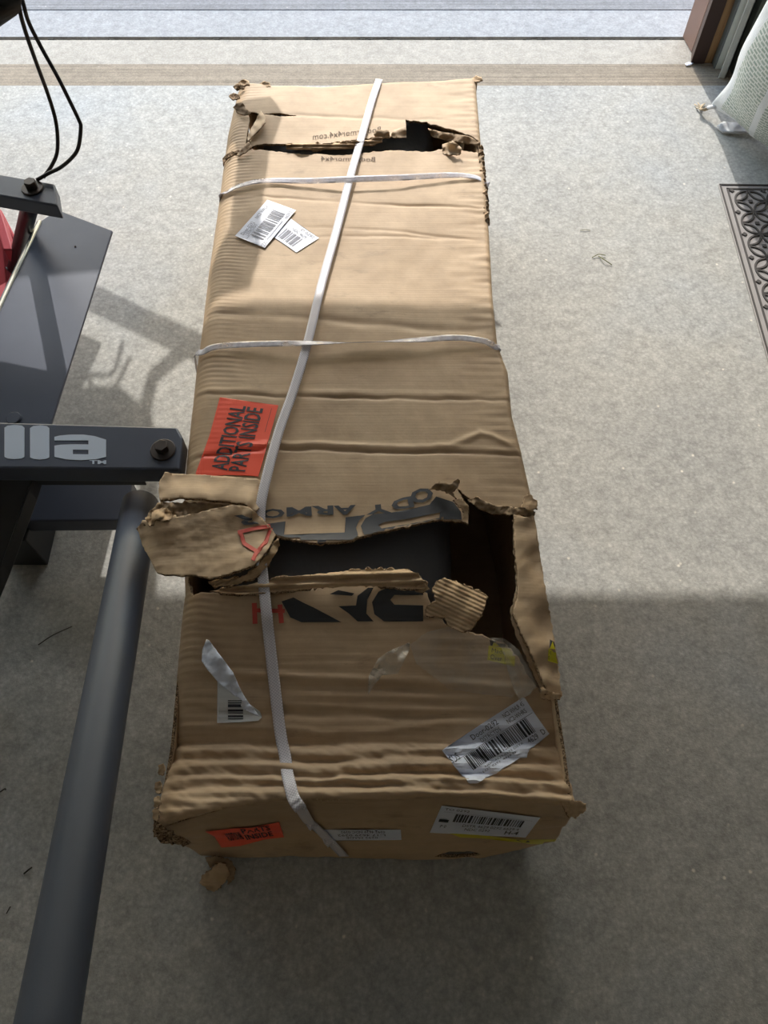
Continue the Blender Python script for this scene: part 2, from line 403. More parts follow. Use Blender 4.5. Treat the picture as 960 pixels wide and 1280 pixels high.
# creases: pixel polyline, amplitude (m), half-width (m)
creases = [
    ([(262, 392), (330, 396), (420, 402), (520, 412), (612, 414)], -.003, .010),
    ([(245, 492), (330, 497), (480, 500), (632, 502)], -.0030, .003),
    ([(245, 488), (330, 491), (480, 494), (632, 496)], .0016, .006),
    ([(235, 566), (350, 556), (450, 559), (560, 561), (645, 566)], .0028, .005),
    ([(235, 573), (350, 563), (450, 566), (560, 568), (648, 571)], -.0040, .0028),
    ([(560, 561), (600, 545), (615, 548), (650, 566)], .004, .007),
    ([(330, 248), (400, 253), (500, 258), (608, 263)], -.0025, .004),
    ([(350, 284), (480, 290), (600, 302)], -.0015, .004),
    ([(345, 300), (450, 297), (560, 300)], -.0015, .004),
    ([(290, 145), (330, 145), (400, 147), (560, 152)], -.0015, .006),
    ([(240, 832), (300, 838), (400, 842), (560, 850), (690, 856)], .003, .006),
    ([(225, 842), (300, 846), (400, 850), (560, 858), (690, 864)], -.003, .005),
    ([(210, 880), (300, 886), (420, 882), (520, 892), (700, 884)], -.003, .006),
    ([(208, 905), (300, 900), (420, 908), (560, 900), (710, 906)], .004, .006),
    ([(205, 922), (300, 925), (420, 920), (520, 928), (712, 922)], -.004, .005),
    ([(203, 933), (300, 928), (420, 933), (520, 930), (713, 936)], .006, .006),
    ([(200, 944), (300, 942), (420, 946), (520, 938), (714, 950)], -.008, .005),
    ([(200, 955), (300, 951), (420, 955), (520, 950), (714, 960)], .007, .006),
    ([(198, 966), (280, 962), (400, 967), (540, 960), (715, 972)], -.008, .0045),
    ([(198, 974), (280, 970), (400, 973), (540, 969), (715, 980)], .006, .005),
    ([(197, 985), (280, 982), (400, 978), (540, 983), (715, 990)], -.008, .004),
    ([(197, 994), (280, 989), (400, 986), (540, 986), (715, 998)], .006, .005),
]
cr = []
for pl, am, wd in creases:
    q = sorted((P(x, y, .345).x, P(x, y, .345).y) for x, y in pl); cr.append((np.array(q), am, wd))
Ylow = P(480, 740, .35).y; Yval = P(480, 930, .31).y; Yup = P(480, 682, .35).y
def Hgt(X, Y):
    z = ZT
    z += .004 * noise.fractal(Vector((X * 4, Y * 3, 3)), .8, 2, 4)
    wob = .0035 * noise.fractal(Vector((X * 14, Y * 9, 1)), .8, 2, 3)
    for q, am, wd in cr:
        if abs(Y - q[0, 1]) > .12: continue
        yc = np.interp(X, q[:, 0], q[:, 1]); d = Y + wob - yc
        if abs(d) < wd * 3.2:
            k = 1.0; m0 = min(X - q[0, 0], q[-1, 0] - X)
            if m0 < .03: k = max(0, min(1, (m0 + .03) / .06))
            k *= .65 + .7 * noise.noise(Vector((X * 9, yc * 40, am * 999)))
            z += am * k * math.exp(-(d / wd) ** 2)
    # the end of the carton is crushed: dips behind the front edge, then climbs
    if Y < Ylow:
        if Y > Yval: t = (Ylow - Y) / (Ylow - Yval); z -= .046 * t ** 1.3
        else: t = (Yval - Y) / (Yval - .16); t = min(1, t); z -= .046 * (1 - .92 * t)
        rp = 1 - 2.2 * abs(noise.noise(Vector((X * 3.0, Y * 55 + X * 2, 8)))); rp += .6 * (1 - 2.2 * abs(noise.noise(Vector((X * 6.0, Y * 120, 3))))); z += .0022 * rp * (1.35 if Y < Yval else .45) * min(1, (Ylow - Y) / .1)
        # diagonal buckling close to the front edge
        if Y < Yval: z += .004 * noise.fractal(Vector((X * 22 + Y * 30, Y * 34, 5)), .7, 2, 3)
    d = X - XL(Y)
    if d < .13:   # corrugation squashed along the left edge
        k = (1 - d / .13)
        z += .0008 * k * math.sin(Y * 2 * math.pi / .011 + 9 * noise.noise(Vector((X * 7, Y * 5, 0)))) * (.5 + noise.noise(Vector((X * 10, Y * 10, 4))))
        z -= .006 * k * k
    e = XR(Y) - X
    if e < .10:
        k = 1 - e / .10; z += .002 * k * noise.noise(Vector((X * 14, Y * 70, 2)))
    # lip beside the near hole is lifted
    if Y > Yup and Y < Yup + .05 and -.2 < X < .14: z += .010 * (1 - (Y - Yup) / .05) ** 2
    return z
hole_main = [(240, 742), (232, 726), (235, 700), (250, 665), (262, 640), (300, 634), (322, 652), (338, 670), (352, 674), (400, 683), (435, 679), (470, 668), (500, 661), (530, 655), (553, 651), (580, 655), (584, 645), (578, 628), (572, 612), (583, 622), (600, 632), (640, 640), (646, 648), (641, 680), (644, 705), (645, 735), (638, 765), (645, 790), (658, 815), (672, 845), (687, 866), (680, 862), (664, 842), (650, 818), (632, 801), (606, 793), (585, 788), (560, 780), (540, 762), (534, 742), (500, 731), (430, 731), (350, 740), (330, 741), (290, 738), (262, 741)]
hole_rear = [(300, 187), (330, 180), (370, 180), (400, 181), (430, 178), (470, 173), (500, 170), (508, 166), (507, 149), (530, 153), (560, 162), (585, 170), (599, 177), (601, 192), (580, 190), (555, 187), (535, 190), (500, 189), (470, 191), (430, 195), (380, 194), (330, 188)]
hole_slit = [(310, 140), (324, 143), (320, 152), (315, 165), (311, 184), (307, 183), (309, 168), (312, 152)]
hole_slit2 = [(330, 144), (350, 143), (372, 146), (350, 147.5)]
def to_uv(poly, amp, step, seed):
    out = []
    for x, y in rag(poly, amp, step, seed):
        p = P(x, y, .348); X = min(max(p.x, XL(p.y) + .002), XR(p.y) - .001); out.append((x_to_u(X, p.y), p.y))
    return out
UM = AL + .54 + AR
def u_to_xyz(u, Y):
    full = XR(Y) - XL(Y); mid = full - RL - RR
    if u < AL: ph = u / RL; X = XL(Y) + RL * (1 - math.cos(ph)); dz = -RL * (1 - math.sin(ph))
    elif u > AL + .54: ph = (UM - u) / RR; X = XR(Y) - RR * (1 - math.cos(ph)); dz = -RR * (1 - math.sin(ph))
    else: X = XL(Y) + RL + (u - AL) / .54 * mid; dz = 0
    return X, dz
outer = []
nst = 150
for i in range(nst):                              # front edge
    u = UM * i / nst; X, _ = u_to_xyz(u, .18); outer.append((u, float(YF(X))))
ys0 = float(YF(XR(.18))); ys1 = float(YB(XR(1.85)))
for i in range(300): outer.append((UM, ys0 + (ys1 - ys0) * i / 300))
for i in range(nst):
    u = UM * (1 - i / nst); X, _ = u_to_xyz(u, 1.84); outer.append((u, float(YB(X)) + .002 * noise.noise(Vector((u * 80, 0, 0)))))
ys0 = float(YF(XL(.15))); ys1 = float(YB(XL(1.85)))
for i in range(300): outer.append((0, ys1 + (ys0 - ys1) * i / 300))
holes = [to_uv(hole_main, 2.2, 3.5, 1), to_uv(hole_rear, 1.4, 3, 2), to_uv(hole_slit, .8, 3, 3), to_uv(hole_slit2, .4, 3, 4)]
V, T = cdt(outer, holes, .0030)
vs = []
for u, Y in V:
    X, dz = u_to_xyz(u, Y); z = Hgt(X, Y) + dz
    dF = Y - YF(X)
    if dF < RF: z -= RF - math.sqrt(max(0, RF * RF - (RF - max(dF, 0)) ** 2))
    dB = YB(X) - Y
    if dB < .01: z -= .01 - math.sqrt(max(0, 1e-4 - (.01 - max(dB, 0)) ** 2))
    vs.append((X, Y, z))
boxc = Vector((float(XL(1) + XR(1)) / 2, 1.0, 0))
carton = thing('cardboard_carton', 'long battered brown cardboard carton with torn holes lying on the garage floor', 'box', boxc)
top = meshobj('top_panel', vs, T, ['card', 'edge'], carton, True); face_up(top); solidify(top, .005, -1, 1)
tag(top, 'torn top panel with strips of stickers, print and two ripped holes')

# side panels
def side(name, xf, sgn, ztop, n=220):
    vs = []; fs = []; nz = 18
    y0 = .15 if sgn < 0 else .17; y1 = 1.86
    for i in range(n + 1):
        Y = y0 + (y1 - y0) * i / n
        for j in range(nz + 1):
            z = .003 + (ztop - .003) * j / nz
            if j == nz: z = ztop + .003 + .002 * noise.noise(Vector((Y * 60, 0, 2)))
            x = float(xf(Y)) * (1 if True else 0) - sgn * .005
            b = .004 * noise.fractal(Vector((Y * 5, z * 8, sgn * 3)), .8, 2, 3) * (1 - j / nz)
            inn = .018 * (1 - z / ztop)
            vs.append((x + b - sgn * inn * .5, Y, z))
    for i in range(n):
        for j in range(nz):
            a = i * (nz + 1) + j; fs.append([a, a + 1, a + nz + 2, a + nz + 1])
    o = meshobj(name, vs, fs, ['card', 'edge'], carton, True); face_up(o, Vector((sgn, 0, 0))); solidify(o, .005, -1, 1); return o
side('side_panel', XL, -1, ZT - RL - .004)
side('side_panel', XR, 1, ZT - RR - .004)
# front panel (nearest the camera)
FB = [P(x, y, 0) for x, y in ((252, 1070), (300, 1073), (375, 1072), (450, 1074), (520, 1076), (600, 1074), (650, 1066), (692, 1056))]
_fb = np.array([(p.x, p.y) for p in FB])
def front_pt(s, z):
    Xt = _f[0, 0] + (_f[-1, 0] - _f[0, 0]) * s; zt = float(np.interp(Xt, _f[:, 0], [p.z for p in FE])) - RF - .001
    Xb = _fb[0, 0] + (_fb[-1, 0] - _fb[0, 0]) * s
    t = z / ZT; X = Xb + (Xt - Xb) * t; Yt = float(YF(Xt)) + .002; Yb_ = float(np.interp(Xb, _fb[:, 0], _fb[:, 1]))
    Y = Yb_ + (Yt - Yb_) * t + .006 * noise.fractal(Vector((X * 6, z * 8, 9)), .8, 2, 3) * math.sin(math.pi * min(t, 1)) 
    return Vector((X, Y, z * zt / ZT))
fo = [(k / 60, .006 + .02 * max(0, noise.noise(Vector((k * .3, 0, 5)))) + (.03 * max(0, (k - 48) / 12))) for k in range(61)] + [(1, .05 + .3 * k / 25) for k in range(1, 26)] + [(1 - k / 60, ZT) for k in range(1, 61)] + [(0, ZT - .34 * k / 25) for k in range(1, 25)]
fh = [[(.66, .03), (.70, .018), (.76, .02), (.79, .03), (.76, .055), (.70, .06)]]
V, T = cdt([(a * .6, b) for a, b in fo], [[(a * .6, b) for a, b in rag(h, .006, .01, 3)] for h in fh], .006)
fp = meshobj('front_panel', [front_pt(a / .6, b) for a, b in V], T, ['card', 'edge'], carton, True); face_up(fp, Vector((0, -1, .3))); solidify(fp, .005, -1, 1)
# back panel and bottom
vs = []; fs = []
for i in range(41):
    X = _b[0, 0] + (_b[-1, 0] - _b[0, 0]) * i / 40
    for j in range(13): vs.append((X, float(YB(X)) - .001, .003 + (ZT - .014 - .003) * j / 12))
for i in range(40):
    for j in range(12): a = i * 13 + j; fs.append([a, a + 1, a + 14, a + 13])
bp = meshobj('back_panel', vs, fs, ['card', 'edge'], carton, True); face_up(bp, Vector((0, 1, 0))); solidify(bp, .005, -1, 1)
bo = [(float(XL(Y)) + .015, Y) for Y in np.linspace(.2, 1.84, 20)] + [(float(XR(Y)) - .015, Y) for Y in np.linspace(1.84, .2, 20)]
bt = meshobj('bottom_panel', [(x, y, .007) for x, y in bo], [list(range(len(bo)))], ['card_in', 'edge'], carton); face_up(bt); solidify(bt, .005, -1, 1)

# ---- torn flaps and shreds that stand off the top
def lobe_z(x, y): return .0003 * math.sin((y + .22 * x) * .42) - (.02 * math.exp(-((x - 176) / 12) ** 2))
flapA = crumple_sheet('torn_flap', [(200, 600, .372), (206, 590, .372), (222, 592, .362), (262, 594, .362), (320, 598, .358), (334, 606, .356), (330, 630, .360), (318, 640, .370), (305, 630, .378), (280, 627, .380), (250, 624, .385), (225, 622, .385), (200, 626, .380), (198, 612, .376)], 'card', carton, 3, .005, 1.2, .0010, 11)
tag(flapA, 'upper torn flap sticking out past the left edge')
flapB = crumple_sheet('torn_flap', [(172, 660, .392), (178, 650, .402), (192, 648, .405), (205, 650, .408), (250, 640, .405), (290, 631, .400), (312, 634, .388), (330, 650, .374), (345, 668, .368), (341, 676, .374), (333, 690, .388), (318, 706, .398), (290, 716, .402), (262, 724, .404), (245, 719, .402), (225, 720, .402), (205, 718, .396), (196, 716, .392), (188, 700, .392), (178, 682, .390)], 'card', carton, 2.5, .005, 1.2, .0010, 23, lobe_z)
tag(flapB, 'large lobe-shaped torn flap with a red mark')
o = crumple_sheet('liner_strip', [(262, 726, .385), (300, 722, .385), (320, 710, .380), (336, 690, .372), (347, 672, .358), (350, 682, .345), (336, 706, .358), (320, 722, .368), (290, 732, .372), (268, 734, .375)], 'card_pale', carton, 2.5, .004, 1.5, .003, 31, lambda x, y: .002 * math.sin(y * 1.0 + x * .5))
tag(o, 'pale corrugated inner ply under the lobed flap')
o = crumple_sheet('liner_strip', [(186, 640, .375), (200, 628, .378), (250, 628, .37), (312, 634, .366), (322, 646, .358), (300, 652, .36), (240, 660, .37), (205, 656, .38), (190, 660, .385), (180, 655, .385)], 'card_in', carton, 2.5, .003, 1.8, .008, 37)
tag(o, 'dark crumpled ply between the two torn flaps')
o = crumple_sheet('paper_shred', [(182, 650, .405), (190, 640, .398), (203, 634, .396), (215, 640, .398), (222, 648, .400), (205, 652, .408), (196, 650, .412), (188, 658, .408)], 'card_pale', carton, 2, .002, 2.5, .02, 41)
# exposed corrugation along the near edge of the big hole
o = crumple_sheet('corrugated_strip', [(262, 739, .352), (330, 727, .360), (350, 722, .366), (420, 715, .374), (450, 712, .376), (510, 711, .376), (522, 718, .372), (534, 730, .368), (530, 737, .362), (480, 733, .360), (430, 733, .360), (350, 739, .355), (300, 743, .350)], 'card_pale', carton, 1.6, .004, 1.2, .002, 43,
                  lambda x, y: .0045 * math.sin((y - 736 + (x - 450) * .03) * .62))
tag(o, 'rolled strip of exposed corrugation')
def fan(x, y):
    c = -(x - 570) * .42 + (y - 757) * .9; return .0016 * math.sin(c * 1.25) + .014 * math.exp(-(c / 18) ** 2)
o = crumple_sheet('corrugated_curl', [(540, 735, .358), (547, 726, .366), (556, 722, .372), (580, 731, .385), (609, 745, .392), (607, 755, .392), (602, 768, .388), (590, 786, .374), (578, 791, .366), (560, 783, .360), (556, 772, .358), (532, 770, .353), (533, 757, .354), (545, 752, .358)], 'card_pale', carton, 1.2, .004, 1.3, .0016, 47, fan)
tag(o, 'curled scrap of ribbed corrugation at the lip of the hole')
o = crumple_sheet('paper_shred', [(520, 733, .368), (532, 729, .372), (537, 736, .366), (528, 741, .36), (519, 739, .36)], 'card_pale', carton, 1.5, .002, .8, .003, 48)
# dark curled ply at the right of the print
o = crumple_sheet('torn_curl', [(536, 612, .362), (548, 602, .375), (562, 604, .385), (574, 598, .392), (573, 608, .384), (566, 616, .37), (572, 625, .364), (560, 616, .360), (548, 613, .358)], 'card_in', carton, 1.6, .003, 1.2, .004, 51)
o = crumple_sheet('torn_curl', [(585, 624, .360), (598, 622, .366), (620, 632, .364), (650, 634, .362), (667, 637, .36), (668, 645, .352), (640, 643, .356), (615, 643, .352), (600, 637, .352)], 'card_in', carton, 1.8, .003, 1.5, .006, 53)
o = crumple_sheet('torn_curl', [(566, 625, .362), (577, 622, .366), (586, 632, .366), (585, 655, .36), (578, 652, .357), (580, 640, .36)], 'card_pale', carton, 1.8, .003, 1.5, .003, 54)
o = crumple_sheet('paper_shred', [(660, 615, .352), (672, 628, .350), (672, 636, .350), (662, 637, .353), (650, 634, .356)], 'card_pale', carton, 1.8, .003, 1.5, .004, 55)
# raised strip beside the hole on the right, edge of the side panel
rs = crumple_sheet('torn_flap', [(642, 643, .362), (655, 646, .362), (668, 650, .352), (676, 700, .350), (690, 780, .350), (699, 840, .349), (702, 869, .350), (690, 869, .354), (684, 868, .362), (678, 850, .366), (662, 812, .370), (650, 788, .370), (641, 766, .368), (647, 740, .366), (646, 710, .366), (643, 680, .364)], 'card', carton, 3, .009, 1.6, .0008, 57)
tag(rs, 'narrow strip of side board standing up beside the black hole')
o = crumple_sheet('torn_curl', [(676, 858, .356), (684, 862, .366), (694, 867, .362), (703, 868, .356), (700, 874, .350), (686, 875, .346), (676, 872, .344)], 'card_pale', carton, 1.6, .002, 1.2, .004, 59)
# rear tear
o = crumple_sheet('corrugated_strip', [(357, 180, .358), (375, 179, .360), (440, 178, .360), (478, 172, .360), (478, 178, .356), (440, 186, .352), (400, 188, .350), (358, 187, .350)], 'card_pale', carton, 1.4, .003, .8, .003, 61, lambda x, y: .003 * math.sin(y * 1.5))
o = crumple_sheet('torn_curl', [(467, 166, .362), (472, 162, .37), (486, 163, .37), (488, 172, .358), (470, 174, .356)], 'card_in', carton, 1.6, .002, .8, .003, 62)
o = crumple_sheet('torn_curl', [(486, 172, .358), (492, 163, .366), (507, 158, .366), (508, 172, .356)], 'card', carton, 1.6, .002, .8, .003, 63)
o = crumple_sheet('torn_curl', [(553, 180, .358), (566, 176, .376), (577, 185, .368), (575, 193, .360), (564, 194, .356), (553, 192, .352)], 'card', carton, 1.6, .002, .8, .003, 64)
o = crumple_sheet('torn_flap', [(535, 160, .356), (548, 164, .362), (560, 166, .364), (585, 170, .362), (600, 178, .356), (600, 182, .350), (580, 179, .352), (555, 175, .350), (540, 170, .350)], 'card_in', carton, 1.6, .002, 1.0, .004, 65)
# torn top-left corner
o = crumple_sheet('torn_curl', [(326, 138, .356), (331, 145, .366), (332, 153, .368), (326, 160, .366), (318, 168, .360), (310, 177, .356), (309, 172, .352), (314, 160, .356), (320, 150, .352)], 'card', carton, 1.6, .002, .8, .003, 66)
o = crumple_sheet('torn_curl', [(291, 134, .350), (297, 128, .358), (304, 128, .364), (308, 136, .362), (314, 142, .358), (304, 144, .356), (296, 141, .350)], 'card_in', carton, 1.6, .002, 1.2, .006, 67)
o = crumple_sheet('torn_flap', [(296, 194, .352), (303, 184, .362), (311, 177, .366), (315, 183, .362), (308, 190, .358), (299, 195, .354)], 'card', carton, 1.6, .002, .8, .002, 68)
o = crumple_sheet('torn_curl', [(278, 198, .335), (286, 190, .345), (299, 187, .352), (300, 190, .350), (288, 196, .344), (281, 202, .336), (279, 208, .325)], 'edge', carton, 1.6, .002, .8, .004, 69)
for k, (x, y) in enumerate([(304, 103), (297, 108), (330, 105), (292, 120), (595, 98)]):
    crumple_sheet('paper_shred', [(x - 6, y, .345), (x, y - 4, .352), (x + 7, y - 2, .352), (x + 8, y + 3, .35), (x - 1, y + 5, .348)], ['card_pale', 'edge'][k % 2], carton, 1.6, .002, 1.2, .006, 70 + k)
# shredded right edge
for k in range(14):
    y = 186 + k * 7.0; x = float(np.interp(y, [180, 240, 290], [601, 607, 611])); r1 = random.uniform(2.5, 5)
    crumple_sheet('paper_shred', [(x - r1, y - 3, .350), (x + 1, y - 6, .352), (x + r1 * .8, y, .338), (x + r1 * .7, y + 5, .332), (x - 1, y + 6, .345), (x - r1, y + 3, .350)], ['card_pale', 'edge', 'card_in', 'edge'][k % 4], carton, 1.5, .002, 1.6, .010, 80 + k)
# ragged front corners
o = crumple_sheet('torn_flap', [(700, 1004, .345), (716, 1000, .348), (733, 1004, .346), (732, 1014, .338), (722, 1021, .325), (712, 1022, .318), (706, 1012, .332)], 'card', carton, 1.8, .004, 2, .004, 97)
o = crumple_sheet('torn_flap', [(192, 1022, .330), (200, 1030, .330), (222, 1046, .318), (238, 1054, .305), (225, 1056, .300), (205, 1052, .306), (192, 1045, .312)], 'edge', carton, 1.8, .004, 2, .004, 98)
for k, y in enumerate((962, 984, 1003, 1018)):
    x = float(np.interp(y, [850, 930, 985, 1040], [213, 205, 195, 190])) + 3
    crumple_sheet('paper_shred', [(x - 4, y - 6, .332), (x + 2, y - 8, .338), (x + 5, y, .337), (x + 1, y + 8, .336), (x - 4, y + 6, .33)], 'card_pale', carton, 1.8, .002, 1.5, .006, 110 + k)

# ---- what may be hit by pixel rays
bpy.context.view_layer.update()
def bvh_of(objs):
    vs = []; fs = []
    for o in objs:
        mw = o.matrix_world; s = len(vs); vs += [mw @ v.co for v in o.data.vertices]; fs += [[s + i for i in p.vertices] for p in o.data.polygons]
    return BVHTree.FromPolygons(vs, fs)
B_top = bvh_of([top]); B_all = bvh_of([top, fp]); B_lobe = bvh_of([flapB, top]); B_strip = bvh_of([rs, top]); B_front = bvh_of([fp])
B_prn = bvh_of([top, flapA, flapB])
def hit(x, y, B, off):
    d = ray(x, y).normalized(); loc, nr, i, ds = B.ray_cast(CO, d)
    if loc is None: return None
    if nr.dot(d) > 0: nr = -nr
    return loc + nr * off - d * off * .3
def decal(name, verts, faces, m, parent, B, off):
    out = []; ok = []
    for x, y in verts:
        h = hit(x, y, B, off); ok.append(h is not None); out.append(h if h is not None else Vector())
    fs = [f for f in faces if all(ok[i] for i in f)]
    used = sorted({i for f in fs for i in f}); mp = {a: b for b, a in enumerate(used)}
    if not fs: print('EMPTY DECAL', name); return None
    o = meshobj(name, [out[i] for i in used], [[mp[i] for i in f] for f in fs], m, parent, False); face_up(o); return o
def polys_decal(name, polys, m, parent, B, off, step=5, rg=0, seed=1):
    vs = []; fs = []
    for q in polys:
        holes_ = []
        if isinstance(q, dict): holes_ = q['holes']; q = q['o']
        V, T = cdt(rag(q, rg, 3, seed) if rg else q, holes_, step); s = len(vs); vs += [tuple(v) for v in V]; fs += [[s + i for i in f] for f in T]
    return decal(name, vs, fs, m, parent, B, off)
def stroke(pts, w_):
    pts = [Vector(p) for p in pts]; L = []; R = []
    for i, p in enumerate(pts):
        t = (pts[min(i + 1, len(pts) - 1)] - pts[max(i - 1, 0)]).normalized(); n_ = Vector((-t.y, t.x)) * w_ / 2; L.append(tuple(p + n_)); R.append(tuple(p - n_))
    return L + R[::-1]
_tc = {}
def text_tris(s, bold=0.0):
    """flat text: width normalised list of 2-D verts (cap height 1) and faces"""
    if (s, bold) in _tc: return _tc[(s, bold)]
    cu = bpy.data.curves.new('t', 'FONT'); cu.body = s; cu.resolution_u = 2; cu.offset = bold; cu.size = 1.0
    ob = bpy.data.objects.new('t', cu); C.objects.link(ob); dg = bpy.context.evaluated_depsgraph_get(); me = bpy.data.meshes.new_from_object(ob.evaluated_get(dg))
    V = np.array([v.co[:2] for v in me.vertices]) if len(me.vertices) else np.zeros((0, 2)); Fc = [list(p.vertices) for p in me.polygons]
    bpy.data.objects.remove(ob); bpy.data.curves.remove(cu); bpy.data.meshes.remove(me)
    V[:, 0] -= V[:, 0].min(); V[:, 1] /= .7; wd = V[:, 0].max(); V[:, 0] /= wd; r = (V, Fc, wd / .7); _tc[(s, bold)] = r; return r
class Ink:
    """collects print in a label's own frame (u right, v down, both 0-1) and drapes it"""
    def __init__(s, quad): s.q = [Vector(p) for p in quad]; s.v = []; s.f = []
    def px(s, u, v):
        a, b, c, d = s.q; return (a * (1 - u) + b * u) * (1 - v) + (d * (1 - u) + c * u) * v
    def rect(s, u0, v0, u1, v1, n=1):
        for k in range(n):
            va, vb = v0 + (v1 - v0) * k / n, v0 + (v1 - v0) * (k + 1) / n; i = len(s.v)
            s.v += [tuple(s.px(*p)) for p in ((u0, va), (u1, va), (u1, vb), (u0, vb))]; s.f.append([i, i + 1, i + 2, i + 3])
    def text(s, t, u0, v0, u1, v1, bold=.0, rot=0):
        V, Fc, asp = text_tris(t, bold); i = len(s.v)
        for x, y in V:
            if rot == 180: x, y = 1 - x, 1 - y
            if rot == 90: s.v.append(tuple(s.px(u0 + (u1 - u0) * y, v1 + (v0 - v1) * x))); continue
            s.v.append(tuple(s.px(u0 + (u1 - u0) * x, v1 + (v0 - v1) * y)))
        s.f += [[i + k for k in f] for f in Fc]
    def barcode(s, u0, v0, u1, v1, seed=1, unit=.009, horiz=True, n=3):
        r = random.Random(seed); p = 0
        L = (u1 - u0) if horiz else (v1 - v0)
        while p < L:
            w_ = unit * r.choice((1, 1, 2, 3)); e = min(p + w_, L)
            if horiz: s.rect(u0 + p, v0, u0 + e, v1, n)
            else: s.rect(u0, v0 + p, u1, v0 + e)
            p = e + unit * r.choice((1, 1, 2))
    def build(s, name, m, parent, B, off=.0006): return decal(name, s.v, s.f, m, parent, B, off)
def label(name, quad, m, parent, B, edge=None, lift=.0012, step=3, text=None):
    o = polys_decal(name, [edge or quad], m, parent, B, lift, step)
    if text: tag(o, text)
    bpy.context.view_layer.update(); return o, bvh_of([o]), Ink(quad)

# orange/red sticker
Q = [(245, 592), (275, 497), (348, 507), (323, 596)]
o, B, k = label('warning_sticker', Q, 'orange', carton, B_top, [(245, 592), (262, 545), (275, 497), (310, 502), (348, 507), (336, 550), (323, 596), (285, 594), (262, 596), (250, 598)], text='fluorescent red sticker with two lines of black capitals')
k.text('ADDITIONAL', .06, .22, .93, .47, .02); k.text('PARTS INSIDE', .06, .50, .93, .76, .02)
k.rect(.62, .9, .95, .905)
k.build('lettering', 'print', o, B)
# two small labels at the far end
Q = [(364, 274), (399, 298), (370.5, 316), (341, 296)]
o, B, k = label('shipping_label', Q, 'paper', carton, B_top, text='small white barcode label partly covered by another')
k.barcode(.12, .40, .72, .88, 3, .022); k.text('NDC 4629', .25, .22, .75, .34); k.text('D 0292', .45, .05, .9, .16); k.build('barcode', 'print_grey', o, B)
Q = [(294, 296), (334.5, 251), (370, 264), (331, 311)]
o, B, k = label('shipping_label', Q, 'paper', carton, B_top, lift=.0028, text='white barcode label overlapping a smaller one')
k.barcode(.16, .36, .86, .78, 5, .017); k.text('Door-0292', .10, .06, .45, .18); k.text('DSTRCTDS', .12, .2, .42, .3); k.text('NC2 WRLR', .55, .05, .9, .16); k.rect(.05, .33, .95, .34)
k.text('SDS', .03, .82, .15, .95); k.text('6629 D', .78, .82, .97, .93); k.rect(.2, .85, .7, .87); k.build('barcode', 'print_grey', o, B)
# big label near the front right
Q = [(552.5, 937.5), (653, 872), (686.5, 917), (585, 979)]
o, B, k = label('shipping_label', Q, 'paper', carton, B_top, [(552.5, 937.5), (600, 906), (653, 872), (656, 873), (670, 895), (686.5, 917), (670, 932), (660, 940), (658, 947), (650, 947), (640, 955), (615, 970), (598, 979), (585, 979), (568, 958)], .0016, text='large white label with a barcode and handwritten bin codes')
k.barcode(.13, .42, .90, .80, 8, .0085, n=4); k.rect(.06, .40, .99, .41)
k.text('Door-0292', .32, .07, .64, .205); k.text('DSTRCTDS', .38, .265, .62, .36); k.rect(.37, .245, .63, .25); k.rect(.37, .375, .63, .38)
k.text('NC2 WHLR 4S', .72, .06, .97, .17); k.text('NC2-WHRS', .72, .22, .95, .33)
k.text('SDS', .0, .22, .1, .42); k.text('4629', .77, .83, .89, .96); k.text('D', .94, .82, .98, .95)
k.text('NDC-4629-0292 DSTR', .25, .85, .72, .9); k.text('LOT 0292  4629 D', .2, .93, .6, .98); k.build('barcode', 'print', o, B)
# folded-over label
Q = [(272, 853), (305, 868), (327, 900), (271.5, 904)]
o, B, k = label('shipping_label', Q, 'paper_back', carton, B_top, [(272, 850), (290, 862), (304, 874), (325, 889), (327.5, 897), (323, 901), (300, 903), (271.5, 904)], text='crumpled white label peeling up, its barcode half hidden')
k2 = Ink([(285, 864), (304, 864), (304, 900), (285, 900)]); k2.barcode(0, 0, 1, 1, 4, .035, False); k2.build('barcode', 'print', o, B)
k3 = Ink([(285, 864), (304, 864), (304, 900), (285, 900)])
fl = crumple_sheet('peeled_fold', [(258, 799, .352), (261, 800, .354), (276, 820, .368), (291, 840, .368), (298, 856, .360), (303, 866, .352), (312, 880, .342), (322, 892, .336), (325, 896, .334), (316, 892, .337), (303, 886, .340), (301, 882, .344), (303, 876, .352), (287, 865, .352), (272, 852, .350), (260, 838, .352), (252, 826, .352), (253, 812, .350)], 'paper', o, 2.2, .0006, .3, .0022, 120, rim=None)
# front face labels
Q = [(552, 1006), (675.5, 1021), (657, 1046), (537, 1040)]
o, B, k = label('shipping_label', Q, 'paper', carton, B_all, text='white shipping label on the end panel under the front edge')
k.barcode(.18, .26, .88, .56, 12, .0085, n=2); k.rect(.04, .5, .14, .6); k.rect(.05, .22, .95, .225); k.text('TO 0292', .05, .08, .3, .16); k.text('DSTR 4629 0292 6629 4', .3, .62, .88, .72); k.text('NDC 0292', .34, .76, .6, .86); k.text('H-4', .76, .76, .9, .92, .02)
k.text('P 0', .08, .7, .14, .8)
k.build('barcode', 'print', o, B)
Q = [(400, 1036), (501, 1036), (502, 1049), (404, 1050)]
o, B, k = label('carton_label', Q, 'paper', carton, B_all, text='narrow white label low on the end panel')
k.text('0292 4629 NDC 0292', .25, .18, .8, .38, 0, 180); k.text('L-17 4629 0292', .2, .48, .8, .66, 0, 180); k.text('0292 MADE', .3, .72, .7, .88, 0, 180); k.build('lettering', 'print', o, B)
Q = [(256, 1038), (349, 1027), (355, 1045), (275, 1058)]
o, B, k = label('warning_sticker', Q, 'orange', carton, B_all, [(256, 1038), (290, 1034), (315, 1033), (349, 1026), (355, 1045), (330, 1048), (300, 1056), (277, 1058), (268, 1044)], .002, text='crumpled red sticker on the end panel')
